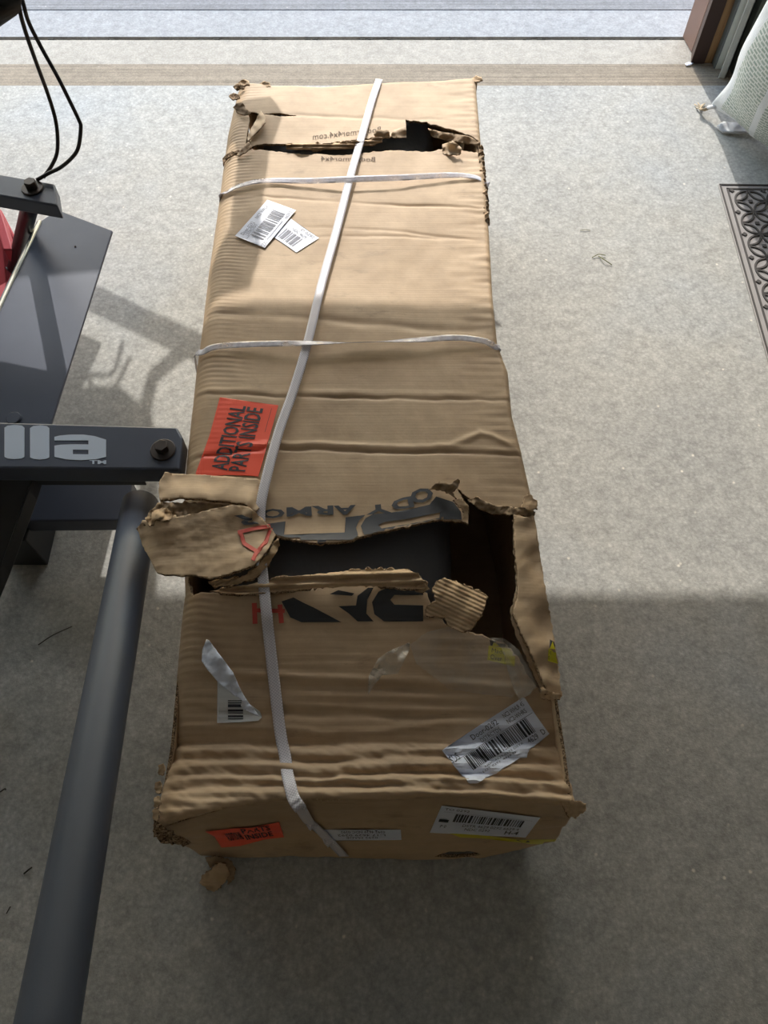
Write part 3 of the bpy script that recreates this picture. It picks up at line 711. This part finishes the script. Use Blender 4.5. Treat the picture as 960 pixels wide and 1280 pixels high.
k.text('PARTS', .45, .15, .85, .45, .02); k.text('INSIDE', .45, .55, .85, .85, .02); k.text('ADDITIONAL', .2, .3, .42, .75, .02); k.build('lettering', 'print', o, B)
o = polys_decal('yellow_tape', [[(562, 1041), (600, 1043), (650, 1049), (700, 1048), (698, 1054), (672, 1058), (655, 1053), (600, 1047), (575, 1046)]], 'yellow', carton, B_all, .001, 3)
if o:
    tag(o, 'torn yellow and black warning tape on the end panel')
    bpy.context.view_layer.update(); B = bvh_of([o])
    polys_decal('warning_print', [[(640, 1048), (660, 1050), (668, 1056), (655, 1053)]], 'ink_black', o, B, .0006, 3)
# yellow warning stickers near the hole
Q = [(611, 806), (647, 812), (643, 833), (609, 825)]
for nm, Q, Bt, tri, tx, lb in (('warning_sticker', [(611, 807), (646, 812), (643, 833), (609, 825)], B_top, [(618, 799), (624, 808), (615, 808)], ('Made', 'Over 1'), 'torn yellow sticker with a warning triangle under clear tape'),
                             ('warning_sticker', [(685, 811), (696, 814), (697, 830), (684, 826)], B_strip, [(690, 803), (693, 812), (686, 811)], ('VE', '0'), 'yellow sticker wrapping the edge of the torn side board')):
    o, B, k = label(nm, Q, 'yellow', carton, Bt, text=lb, lift=.0015)
    k.text(tx[0], .12, .14, .12 + .12 * len(tx[0]), .42); k.text(tx[1], .10, .55, .10 + .09 * len(tx[1]), .88); k.build('lettering', 'print', o, B)
    polys_decal('warning_panel', [[(tri[0][0] - 6, tri[0][1] + 1), (tri[0][0] + 16, tri[0][1] + 3), (tri[0][0] + 14, tri[0][1] + 8), (tri[1][0] + 8, tri[1][1] + 1), (tri[2][0] - 2, tri[2][1] - 1)]] if nm and tri[0][0] < 650 else [[(687, 800), (692, 803), (696, 812), (686, 810)]], 'ink_black', o, Bt, .0016, 3)
    polys_decal('warning_triangle', [tri], 'yellow', o, Bt, .0026, 3)

# printing on the board
Q0 = [(335, 655), (357, 652), (355, 669), (431, 666), (432, 647), (457, 644), (449, 651), (445, 660), (447, 667), (452, 671), (440, 675), (420, 679), (400, 681), (370, 675), (345, 669)]
D1 = {'o': [(451, 658), (457, 648), (467, 643), (490, 641), (513, 637), (537, 631), (545, 621), (567, 628), (576, 640), (577, 650), (553, 650), (527, 659), (480, 666), (455, 669)], 'holes': [[(473, 657), (480, 653), (510, 649), (550, 641), (549, 648), (513, 655), (477, 661)]]}
o = polys_decal('printed_logo', [Q0, D1], 'ink', carton, B_prn, .0012, 3, 0); tag(o, 'dark grey printed emblem along the torn lip')
def spaced(chars, name, m, B, label_):
    vs = []; fs = []
    for ch, cx, cy, w_, h_, an in chars:
        w_ *= 1.16; h_ *= 1.08; V, Fc, asp = text_tris(ch, .035); vs = []; fs = []; i = 0; ca, sa = math.cos(an), math.sin(an)
        for x, y in V:
            x = -(x - .5) * w_; y = (y - .5) * h_; vs.append((cx + x * ca - y * sa, cy + x * sa + y * ca))
        fs += [[i + k for k in f] for f in Fc]
        o = decal(name, vs, fs, m, carton, B, .0013); tag(o, label_)
spaced([('O', 527, 620, 25, 15, -.22), ('D', 503, 630, 24, 12, -.2), ('Y', 473, 637, 28, 10, -.1), ('A', 431, 638, 24, 10, -.04), ('R', 403, 638.5, 24, 10, -.03), ('M', 374, 640, 27, 10, -.04), ('O', 341, 642.5, 26, 10, -.05), ('R', 308, 650, 26, 12, -.12)], 'printed_letter', 'ink', B_prn, 'upside-down dark capital letter printed across the torn lip')
o = polys_decal('printed_logo', [[(352, 752), (367, 747), (380, 754), (393, 760), (427, 778), (377, 778), (363, 772)], [(423, 758), (445, 757), (447, 745), (460, 735), (467, 735), (459, 750), (458, 767), (467, 777), (447, 777), (436, 767)], [(412, 743), (423, 738), (443, 742), (440, 745)],
    [(465, 753), (473, 740), (484, 735), (500, 735), (515, 737), (529, 742), (529, 744), (493, 744), (488, 750), (493, 756), (529, 757), (529, 777), (480, 777), (468, 768)]], 'ink_black', carton, B_top, .0012, 3); tag(o, 'black printed emblem on the near side of the hole')
o = polys_decal('red_marking', [stroke([(318, 754), (319, 780)], 6), stroke([(316, 763), (356, 764)], 5), stroke([(350, 756), (352, 779)], 6)], 'ink_red', carton, B_top, .0014, 3)
o = polys_decal('red_marking', [stroke([(297, 666), (318, 661), (338, 658)], 5), stroke([(300, 664), (305, 680), (320, 689)], 5), stroke([(339, 660), (332, 678), (320, 692), (316, 701)], 5)], 'ink_red', carton, B_lobe, .0014, 3)
for s, q in (('Bodyarmor4x4.com', [(391, 174.5), (476, 165), (476, 158.5), (391, 167.5)]), ('Bodyarmor4x4', [(401, 201), (469, 202), (469, 196.5), (401, 195.5)])):
    k = Ink([q[2], q[3], q[0], q[1]]); k.text(s, 0, 0, 1, 1); o = k.build('printed_lettering', 'ink_brown', carton, B_top, .001)
    if o: tag(o, 'small brown web address printed upside down beside the far tear')
# clear tape
o = polys_decal('clear_tape', [[(560, 784), (600, 792), (618, 802), (640, 830), (652, 860), (640, 872), (600, 868), (560, 860), (520, 830), (512, 806), (535, 790)]], 'tape', carton, B_top, .003, 4, .8)
o = crumple_sheet('clear_tape', [(460, 868, .346), (461, 845, .352), (472, 824, .362), (486, 814, .366), (512, 803, .356), (512, 812, .350), (505, 826, .360), (498, 842, .352), (478, 844, .356), (468, 856, .350)], 'tape_curl', carton, 2.2, .0004, .6, .003, 130, rim=None)
o = crumple_sheet('clear_tape', [(612, 797, .352), (630, 798, .358), (648, 812, .360), (662, 836, .352), (671, 858, .346), (662, 868, .342), (650, 876, .338), (642, 862, .336), (634, 836, .342), (628, 812, .348)], 'tape', carton, 2.4, .0004, .6, .003, 131, rim=None)

# ============================================================ WRAPPED PART INSIDE
vs = []; fs = []; NA = 28; YS = np.linspace(.50, 1.8, 80)
for Y in YS:
    for k in range(NA):
        a = 2 * math.pi * k / NA; ca, sa = math.cos(a), math.sin(a)
        X = -.09 + .215 * math.copysign(abs(ca) ** .35, ca); z = .165 + .150 * math.copysign(abs(sa) ** .4, sa)
        dd = .008 * noise.fractal(Vector((X * 6, Y * 6, z * 6)), .8, 2, 4)
        vs.append((X + dd * ca, Y, max(z + dd * sa - (0 if sa < 0 else .012 * math.sin(Y * 3) ** 2), .02)))
for i in range(len(YS) - 1):
    for k in range(NA): fs.append([i * NA + k, i * NA + (k + 1) % NA, (i + 1) * NA + (k + 1) % NA, (i + 1) * NA + k])
fs += [list(range(NA))[::-1], [(len(YS) - 1) * NA + k for k in range(NA)]]
o = meshobj('wrapped_bumper', vs, fs, 'wrap', None, True); face_up(o)
tag(o, 'black plastic-wrapped long metal part seen through the holes of the carton', 'car part')

# ============================================================ STRAPS
def strap(name, pts, wd, m, text, grp, shape=None, twist=None):
    """pts: (px x, px y, z or None) ; None rests on the carton"""
    W = []
    for x, y, z in pts:
        if z is None:
            h = hit(x, y, B_all, .0045); W.append(h if h is not None else P(x, y, .353))
        else: W.append(P(x, y, z))
    return strap3(name, W, wd, m, text, grp, twist)
def strap3(name, W, wd, m, text, grp, twist=None):
    c = catmull(W, 10); vs = []; fs = []; uvs = []; L = 0
    for i, p in enumerate(c):
        t = (c[min(i + 1, len(c) - 1)] - c[max(i - 1, 0)]).normalized()
        up = Vector((0, 0, 1)); up = up - t * up.dot(t)
        if up.length < .35: up = Vector((0, -1, 0)) if p.y < .5 else Vector((math.copysign(1, p.x), 0, 0))
        up.normalize(); s_ = t.cross(up).normalized()
        if twist: 
            an = twist(i / len(c)); s_ = (s_ * math.cos(an) + up * math.sin(an)).normalized()
        if i: L += (p - c[i - 1]).length
        for k in range(5): vs.append(p + s_ * wd * (k / 4 - .5)); uvs.append((k / 4, L))
    for i in range(len(c) - 1):
        for k in range(4): fs.append([i * 5 + k, i * 5 + k + 1, i * 5 + k + 6, i * 5 + k + 5])
    o = meshobj(name, vs, fs, m, None, True); ul = o.data.uv_layers.new(name='UVMap')
    for lp in o.data.loops: ul.data[lp.index].uv = uvs[lp.vertex_index]
    solidify(o, .0009, 0); tag(o, text, 'strap', grp); return o
strap('plastic_strap', [(474, 99, .352), (465, 125, .356), (455, 160, .358), (446, 192, .360), (437, 224, .362), (420, 290, .358), (402, 355, .358), (384, 430, .362), (366, 490, .360), (350, 535, .362), (336, 585, .366), (327, 625, .366), (325, 650, .362), (326, 690, .358), (329, 725, .360), (333, 765, .358), (337, 800, None), (344, 860, None), (351, 915, None), (357, 950, None), (360, 968, None), (363, 985, None), (366, 994, None), (370, 1003, .348), (377, 1013, .336), (386, 1023, None), (394, 1030, None), (402, 1037, None), (409, 1045, None), (416, 1052, None), (430, 1067, None)], .0175, 'strap', 'long white woven strap running the whole length of the carton', None)
def sd_(x, y, z): p = P(x, y, z); return p
def cross_strap(pts, text, tw=None):
    W = [P(x, y, z) for x, y, z in pts]
    a = W[0]; b = W[-1]
    W = [Vector((a.x - .006, a.y + .004, .02)), Vector((a.x - .008, a.y + .002, .2))] + W + [Vector((b.x + .006, b.y, .2)), Vector((b.x + .004, b.y, .02))]
    return strap3('plastic_strap', W, .015, 'strap_clear', text, None, tw)
cross_strap([(276, 248, .325), (284, 240, .346), (300, 232, .354), (330, 226, .356), (385, 226, .360), (437, 224, .366), (500, 222, .364), (560, 219, .360), (592, 221, .356), (606, 228, .345), (608, 234, .32)], 'thin white strap crossing the far part of the carton by the two labels', lambda t: .35 * math.sin(t * 9))
cross_strap([(244, 447, .322), (254, 440, .346), (272, 433, .356), (320, 430, .360), (380, 429, .366), (450, 428, .364), (520, 425, .362), (570, 422, .360), (604, 426, .358), (618, 433, .352), (625, 440, .33)], 'thin clear strap crossing the middle of the carton at the shadow line', lambda t: .9 * math.exp(-((t - .5) / .06) ** 2))

# scraps
sp = thing('cardboard_scrap', 'pale crumpled scrap of cardboard under the near left corner of the carton', 'scrap', P(268, 1096, 0))
crumple_sheet('pale_ply', [(249, 1104, .006), (254, 1094, .03), (265, 1086, .055), (272, 1078, .06), (282, 1080, .058), (288, 1092, .035), (280, 1104, .02), (268, 1115, .006), (260, 1112, .004)], 'card_pale', sp, 2.5, .003, 1.4, .014, 140)
crumple_sheet('dark_ply', [(256, 1072, .05), (268, 1070, .065), (286, 1074, .05), (294, 1084, .03), (292, 1100, .012), (284, 1106, .004), (286, 1092, .02), (272, 1080, .04), (262, 1085, .03)], 'card_in', sp, 2.5, .003, 1.4, .01, 141)
def blade(pts, m, text, r=.0011, cat='grass blade', nm='grass_blade'):
    return tag(tube(nm, catmull([P(x, y, z) for x, y, z in pts], 5), r, m, None, 6), text, cat)
blade([(740, 322, .002), (748, 318, .006), (757, 319, .004)], 'grass', 'short green grass blade on the sunlit floor, forked pair, upper one')
blade([(748, 320, .002), (756, 325, .008), (765, 331, .002)], 'grass', 'thin green grass blade crossing another, slanting to the lower right')
blade([(725, 288, .002), (731, 287, .003), (738, 288, .002)], 'grass', 'tiny straight grass blade above the forked pair on the sunlit floor', .0008)
blade([(48, 806, .002), (66, 794, .006), (90, 783, .003)], 'dark_blade', 'long curved dark grass stem on the shaded floor left of the tube')
blade([(30, 1092, .002), (36, 1087, .004), (40, 1084, .002)], 'dark_blade', 'short dark bit of grass left of the tube, lower of two', .0014)
blade([(8, 1142, .002), (13, 1133, .003)], 'dark_blade', 'faint small stem at the left edge low on the floor', .0009)
blade([(0, 990, .002), (6, 986, .006), (7, 987, .002)], 'dark_blade', 'dark crumb of grass at the left edge of the floor', .0014)

# ============================================================ BLACK STEEL FRAME
fr = thing('steel_frame', 'black and charcoal steel machine frame with pale lettering beside the carton', 'machine frame', P(120, 560, 0))
def pz(pts, z): return [P(x, y, z) for x, y in pts]
BZ = .335
bar = prism('lettered_bar', pz([(-120, 524), (221, 533.5), (228.5, 547), (224, 587), (-120, 584)], BZ), (0, 0, -.045), 'steel', fr, .004)
tag(bar, 'charcoal bar with pale blue letters')
def flatpoly(name, polys, z, m, parent, h=.0006):
    vs = []; fs = []
    for q in polys:
        hl = []
        if isinstance(q, dict): hl = q['holes']; q = q['o']
        V, T = cdt(q, hl, 500); s = len(vs); vs += [P(x, y, z) for x, y in V]; fs += [[s + i for i in f] for f in T]
    o = meshobj(name, vs, fs, m, parent); face_up(o); return solidify(o, h, -1)
def ell(x0, x1, y0, y1): 
    return [(x0, y0 + 2.5), (x0 + 4, y0), (x0 + 13, y0 - 1), (x1 - 3, y0), (x1, y0 + 2.5), (x1, y1 - 2), (x1 - 4, y1), (x0 + 12, y1 + .8), (x0 + 4, y1), (x0, y1 - 2)]
flatpoly('letter', [ell(5.5, 30.5, 532, 573)], BZ + .0009, 'lettering', bar)
flatpoly('letter', [ell(37.5, 61.5, 532.5, 573.5)], BZ + .0009, 'lettering', bar)
flatpoly('letter', [{'o': [(68, 546), (75, 544.3), (88, 543.2), (104, 543.2), (118, 545), (132.5, 549.5), (132.5, 571), (120, 574), (100, 575.2), (82, 574), (68, 571), (68, 557), (76, 555.8), (90, 555.3), (110.5, 555.5), (110.5, 550.5), (68, 550.5)], 'holes': [[(91, 562), (110.5, 562.3), (110.5, 567.8), (91, 567.6)]]}], BZ + .0009, 'lettering', bar)
k = Ink([(112, 575.5), (133, 575.8), (133, 580.3), (112, 580)]); k.text('TM', 0, 0, 1, 1, .03)
bpy.context.view_layer.update(); k.build('letter', 'lettering', bar, bvh_of([bar]), .001)
def bolt(parent, c, r, ax=(0, 0, 1)):
    c = Vector(c); ax = Vector(ax)
    b = disc('bolt', c, ax, r, .004, 'bolt', parent, 28, .0015)
    disc('bolt_head', c + ax * .004, ax, r * .55, .014, 'bolt', b, 6, .001); return b
bolt(bar, P(204, 563, BZ), .023)
# lower crossbar and second leg
prism('crossbar', pz([(-40, 602), (165, 600), (160, 650), (-40, 652)], .15), (0, 0, -.045), 'steel', fr, .003)
prism('crossbar', pz([(-60, 598), (180, 598), (180, 600), (-60, 600)], .27), (0, 0, -.02), 'steel_dark', fr, .002)
# big satin tube
a_ = P(188, 590, .265); b_ = P(163, 700, .305); e_ = P(60, 1275, .547); dirn = (e_ - b_)
tube('lift_tube', [b_ - dirn * .22, b_, b_ + dirn * .3, b_ + dirn * .6, e_, e_ + dirn * .25], .033, 'steel_tube', fr, 32)
# square leg going down-left
la, lb = P(34, 596, .285), P(-28, 760, .12)
prism('square_leg', [P(-38, 588, .285), P(44, 588, .285), P(36, 612, .27), P(2, 705, .16), P(-60, 860, .05), P(-130, 860, .05), P(-70, 700, .16)], (0, 0, -.04), 'steel_dark', fr, .002)
# sloped plate
plate = prism('wide_plate', pz([(48, 278), (72, 262), (140.5, 288), (63, 532), (-60, 532), (-1, 387)], .262), (0, 0, -.007), 'steel', fr, .002)
e0, e1 = P(50, 277, .262), P(-2, 388, .262)
tube('worn_edge', [e0, (e0 * .5 + e1 * .5) + Vector((0, 0, .001)), e1, P(-14, 415, .262)], .0045, 'worn', plate, 8)
tube('rivet', [P(94, 308, .262), P(94, 308, .2635)], .002, 'bolt', plate, 8)
disc('plate_boss', P(18, 524, .262), (0, 0, 1), .014, .006, 'steel', plate)
prism('plate_flange', [e0, P(-2, 388, .262), P(-60, 532, .262), P(-66, 530, .262), P(-7, 387, .262), P(46, 276, .262)], (0, 0, -.06), 'steel', plate, .001)
# upper clamp bar with bolt and round post
cb = prism('clamp_bar', pz([(-160, 190), (68, 229.5), (72, 257), (-160, 216)], .50), (0, 0, -.032), 'steel', fr, .003)
bolt(cb, P(41, 236, .50), .021)
tube('round_post', [P(40, 245, .47), P(36, 264, .34), P(27, 300, .22), P(19, 336, .125)], .018, 'steel_dark', fr, 20)
disc('post_collar', P(20, 331, .127), (0, 0, 1), .026, .004, 'steel_dark', fr)
prism('crossbar', pz([(-80, 310), (22, 313), (30, 336), (-80, 334)], .125), (0, 0, -.035), 'steel', fr, .003)
# cables hanging from the upper arm
c1 = [(22, -30, .80), (24, 8, .78), (32, 40, .74), (46, 80, .68), (60, 118, .62), (69, 148, .58), (72, 172, .55), (71, 192, .53), (64, 208, .515), (54, 222, .505)]
c2 = [(20, -30, .80), (29, 4, .78), (36, 28, .75), (52, 60, .71), (72, 96, .67), (88, 128, .63), (99, 151, .60), (101, 160, .59), (98, 184, .565), (90, 197, .55), (76, 209, .53), (62, 216, .515), (46, 225, .505)]
for c in (c1, c2): tube('cable', catmull([P(*q) for q in c], 6), .0036, 'cable', fr, 10)
# arms above the frame (outside the picture; their shadows fall on the floor, the plate and the carton)
tube('handle_tube', [P(-60, 46, .80), P(4, 2, .86), Vector((-.70, 2.28, .93)), Vector((-.62, 2.3, .96))], .024, 'steel_dark', fr, 20)
pA, pB = Vector((-1.1, 2.3, .49)), Vector((-.42, 2.3, .79))
tube('upper_arm', [Vector((-1.45, 2.3, .40)), pA, pB], .028, 'steel_dark', fr, 16)
tube('upper_arm', [Vector((-.62, 2.3, .72)), Vector((-.70, 2.3, .78)), Vector((-.72, 2.3, .86)), Vector((-.70, 2.3, .93))], .016, 'steel_dark', fr, 12)
prism('head_plate', [Vector((x_, 2.3, z_)) for x_, z_ in ((-.44, .74), (-.34, .735), (-.315, .78), (-.35, .86), (-.375, 1.0), (-.385, 1.1), (-.41, 1.17), (-.50, 1.19), (-.50, 1.12), (-.45, 1.06), (-.425, .88))], (0, .03, 0), 'steel_dark', fr, .003)
prism('gusset_plate', [Vector((-.95, 2.30, .82)), Vector((-.79, 2.30, .805)), Vector((-.70, 2.30, .87)), Vector((-.70, 2.30, .98)), Vector((-.95, 2.30, 1.0))], (0, .01, 0), 'steel_dark', fr, .002)
prism('head_plate', [Vector((-.93, 2.0, .62)), Vector((-.84, 2.0, .60)), Vector((-.80, 2.0, .50)), Vector((-.88, 2.0, .47)), Vector((-.95, 2.0, .52))], (0, .02, 0), 'steel_dark', fr, .002)
box('upright_post', (-1.50, 2.24, .001), (-1.43, 2.32, 1.25), 'steel_dark', fr, .003)
prism('upright_post', [Vector((-1.50, 2.24, .52)), Vector((-1.43, 2.24, .52)), Vector((-1.0, 1.25, .44)), Vector((-1.06, 1.25, .44))], (0, 0, -.05), 'steel_dark', fr, .002)
tube('cable', catmull([(-.78, 2.3, .70), (-.80, 2.28, .76), (-.86, 2.3, .78), (-.82, 2.3, .84), (-.79, 2.3, .80), (-.76, 2.3, .74)], 6), .006, 'cable', fr, 8)
# red plastic part low behind the frame
rd = thing('plastic_housing', 'faded red plastic housing at the left edge behind the black frame', 'machine part', P(-20, 320, 0))
prism('red_cover', [P(-90, 240, .20), P(0, 259, .20), P(21, 300, .17), P(10, 350, .12), P(-10, 420, .10), P(-110, 420, .10)], (0, 0, -.098), 'red', rd, .006)
prism('red_rib', [P(-10, 262, .225), P(1, 262, .225), P(16, 312, .20), P(4, 312, .20)], (0, 0, -.04), 'red', rd, .003)
# frame feet reach the floor
box('foot', (-.80, .70, .001), (-.72, .80, .12), 'steel_dark', fr, .003)
box('foot', (-1.10, 1.15, .001), (-1.0, 1.30, .40), 'steel_dark', fr, .003)

# ============================================================ DOOR MAT
m0 = P(897, 232); m1 = P(960, 455, 0)
dirv = (m1 - m0).normalized(); MW, ML = .46, .86
# the mat's long side runs from its far left corner towards the viewer
ang = math.atan2(dirv.x, -dirv.y)
mt = thing('door_mat', 'grey ribbed door mat with an interlaced circle pattern at the right edge', 'mat', m0)
ey = dirv; ex = Vector((-dirv.y, dirv.x, 0)); 
if ex.x < 0: ex = -ex
def mp_(a, b, z): v = m0 + ex * a + ey * b; return Vector((v.x, v.y, z))
prism('mat_base', [mp_(0, 0, .006), mp_(MW, 0, .006), mp_(MW, ML, .006), mp_(0, ML, .006)], (0, 0, -.0055), 'mat_base', mt, .002)
for off, wd, hh in ((.002, .004, .0085), (.019, .005, .008)):
    A = off; R_ = []
    for a0, b0, a1, b1 in ((A, A, MW - A, A + wd), (A, ML - A - wd, MW - A, ML - A), (A, A, A + wd, ML - A), (MW - A - wd, A, MW - A, ML - A)):
        prism('border_rib', [mp_(a0, b0, hh), mp_(a1, b0, hh), mp_(a1, b1, hh), mp_(a0, b1, hh)], (0, 0, -.004), 'mat_dark', mt)
s = .045   # half the diagonal of one cell
def ring_leaf(L, wdt, t, n=10):
    """flat ring outlining a pointed leaf along x"""
    o_ = []; i_ = []
    for sgn in (1, -1):
        for k in range(n):
            x = -L / 2 + L * k / n if sgn > 0 else L / 2 - L * k / n
            yv = sgn * wdt / 2 * (1 - (2 * x / L) ** 2); o_.append((x, yv)); i_.append((x * (1 - 2.6 * t / L), yv * (1 - 2 * t / wdt)))
    return o_, i_
o_, i_ = ring_leaf(s * math.sqrt(2) * .99, .030, .0052)
n_ = len(o_); lv = [(x, y, 0) for x, y in o_] + [(x, y, 0) for x, y in i_] + [(x, y, -.003) for x, y in o_] + [(x, y, -.003) for x, y in i_]
lf = []
for k in range(n_):
    j = (k + 1) % n_; lf += [[k, j, n_ + j, n_ + k], [k, 2 * n_ + k, 2 * n_ + j, j], [n_ + k, n_ + j, 3 * n_ + j, 3 * n_ + k]]
leaf_me = bpy.data.meshes.new('leaf_rib'); leaf_me.from_pydata(lv, [], lf); leaf_me.materials.append(M['mat_dark'])
dm = bpy.data.meshes.new('dot'); dr = .0075; dv = [(dr, 0, 0), (0, dr, 0), (-dr, 0, 0), (0, -dr, 0), (dr, 0, -.003), (0, dr, -.003), (-dr, 0, -.003), (0, -dr, -.003)]
dm.from_pydata(dv, [], [[0, 1, 2, 3], [0, 4, 5, 1], [1, 5, 6, 2], [2, 6, 7, 3], [3, 7, 4, 0]]); dm.materials.append(M['mat_dark'])
a0, b0 = .032, .030; base_an = math.atan2(ex.y, ex.x)
def mput(name, me, a, b, an):
    o = bpy.data.objects.new(name, me); C.objects.link(o); o.parent = mt; o.location = mp_(a, b, .009) - m0; o.rotation_euler = (0, 0, base_an + an)
nI, nJ = 9, 17
for i in range(nI + 1):
    for j in range(nJ + 2):
        if (i + j) % 2 == 0: continue
        a = a0 + i * s; b = b0 + j * s     # tip lattice points
        for da, db in ((1, 1), (1, -1)):
            a2, b2 = a + da * s, b + db * s
            if a2 > MW - .02 or b2 < b0 - .001 or b2 > ML - .02 or b > ML - .02: continue
            mput('leaf_rib', leaf_me, (a + a2) / 2, (b + b2) / 2, (-1 if db > 0 else 1) * math.pi / 4)
for i in range(nI + 1):
    for j in range(nJ + 2):
        if (i + j) % 2: continue
        a = a0 + i * s; b = b0 + j * s
        if a > MW - .025 or b > ML - .025: continue
        mput('diamond_stud', dm, a, b, math.pi / 4 if 0 < i and 0 < j else 0)

# ============================================================ BAG
A = P(888, 133, .03); Bp = P(1010, 216, .03); Cc = P(985, -48, .52)
eu = Bp - A; ev = Cc - A; nrm = eu.cross(ev).normalized()
if nrm.dot(CO - A) < 0: nrm = -nrm
NU, NV = 36, 36; vs = []; fs = []; uvs = []
def bagpt(u, v, s_):
    pin = math.exp(-((u / .16) ** 2 + (v / .16) ** 2))       # tied corner
    uu, vv = u, v
    q = A + eu * uu + ev * vv
    diag = (eu.normalized() + ev.normalized()).normalized()
    # pull the sides in next to the tied corner
    q = q + eu * (.045 * math.sin(math.pi * min(1, v / .5)) ** 2) * (1 - u) ** 3
    q = q + ev * (.02 * math.sin(math.pi * min(1, u / .5)) ** 2) * (1 - v) ** 3
    th = (max(0, 16 * u * (1 - u) * v * (1 - v))) ** .75 * .085
    wr = .004 * noise.fractal(Vector((u * 7, v * 12, s_)), .8, 2, 3) * min(1, 30 * u * (1 - u)) * min(1, 30 * v * (1 - v))
    return q + nrm * s_ * (th + wr)
for s_ in (1, -1):
    for i in range(NU + 1):
        for j in range(NV + 1):
            u = .5 - .5 * math.cos(math.pi * i / NU); v = .5 - .5 * math.cos(math.pi * j / NV)
            q = bagpt(u, v, s_); q.z = max(q.z, .002); vs.append(q); uvs.append((u, v))
n1 = (NU + 1) * (NV + 1)
for sidx in (0, 1):
    for i in range(NU):
        for j in range(NV):
            a = sidx * n1 + i * (NV + 1) + j; f = [a, a + 1, a + NV + 2, a + NV + 1]; fs.append(f if sidx else f[::-1])
bagt = thing('woven_sack', 'full white woven sack with green small print leaning by the door track', 'sack', (A.x + .1, A.y - .05, 0))
M['sack_white'] = mat('white_sack_fabric', lin((206, 206, 208)), .7)
bag = meshobj('sack_body', vs, fs, 'bag', bagt, True); ul = bag.data.uv_layers.new(name='UVMap')
for lp in bag.data.loops: ul.data[lp.index].uv = uvs[lp.vertex_index]
bm = bmesh.new(); bm.from_mesh(bag.data); bmesh.ops.remove_doubles(bm, verts=bm.verts, dist=.0006); bmesh.ops.recalc_face_normals(bm, faces=bm.faces); bm.to_mesh(bag.data); bm.free()
for k in range(7):
    tube('frayed_thread', catmull([A + Vector((.004, 0, 0)), A + Vector((-.010 - .003 * k, .004 * random.uniform(-1, 1), -.012)), P(868 + 2.2 * k, 131 + random.uniform(-2.5, 4), .004)], 5), .0016, 'frayed', bagt, 5)
tube('tied_neck', [A + Vector((-.006, 0, -.004)), A + (eu.normalized() + ev.normalized() * .8) * .02], .006, 'sack_white', bagt, 12)
sc = crumple_sheet('sack_corner', [(896, 157, .012), (904, 152, .016), (922, 153, .020), (944, 163, .022), (925, 165, .014), (904, 164.5, .010)], 'sack_white', bagt, 2, .006, .2, .0004, 150, rim=None)
tag(sc, 'white lower corner of the sack poking out underneath')
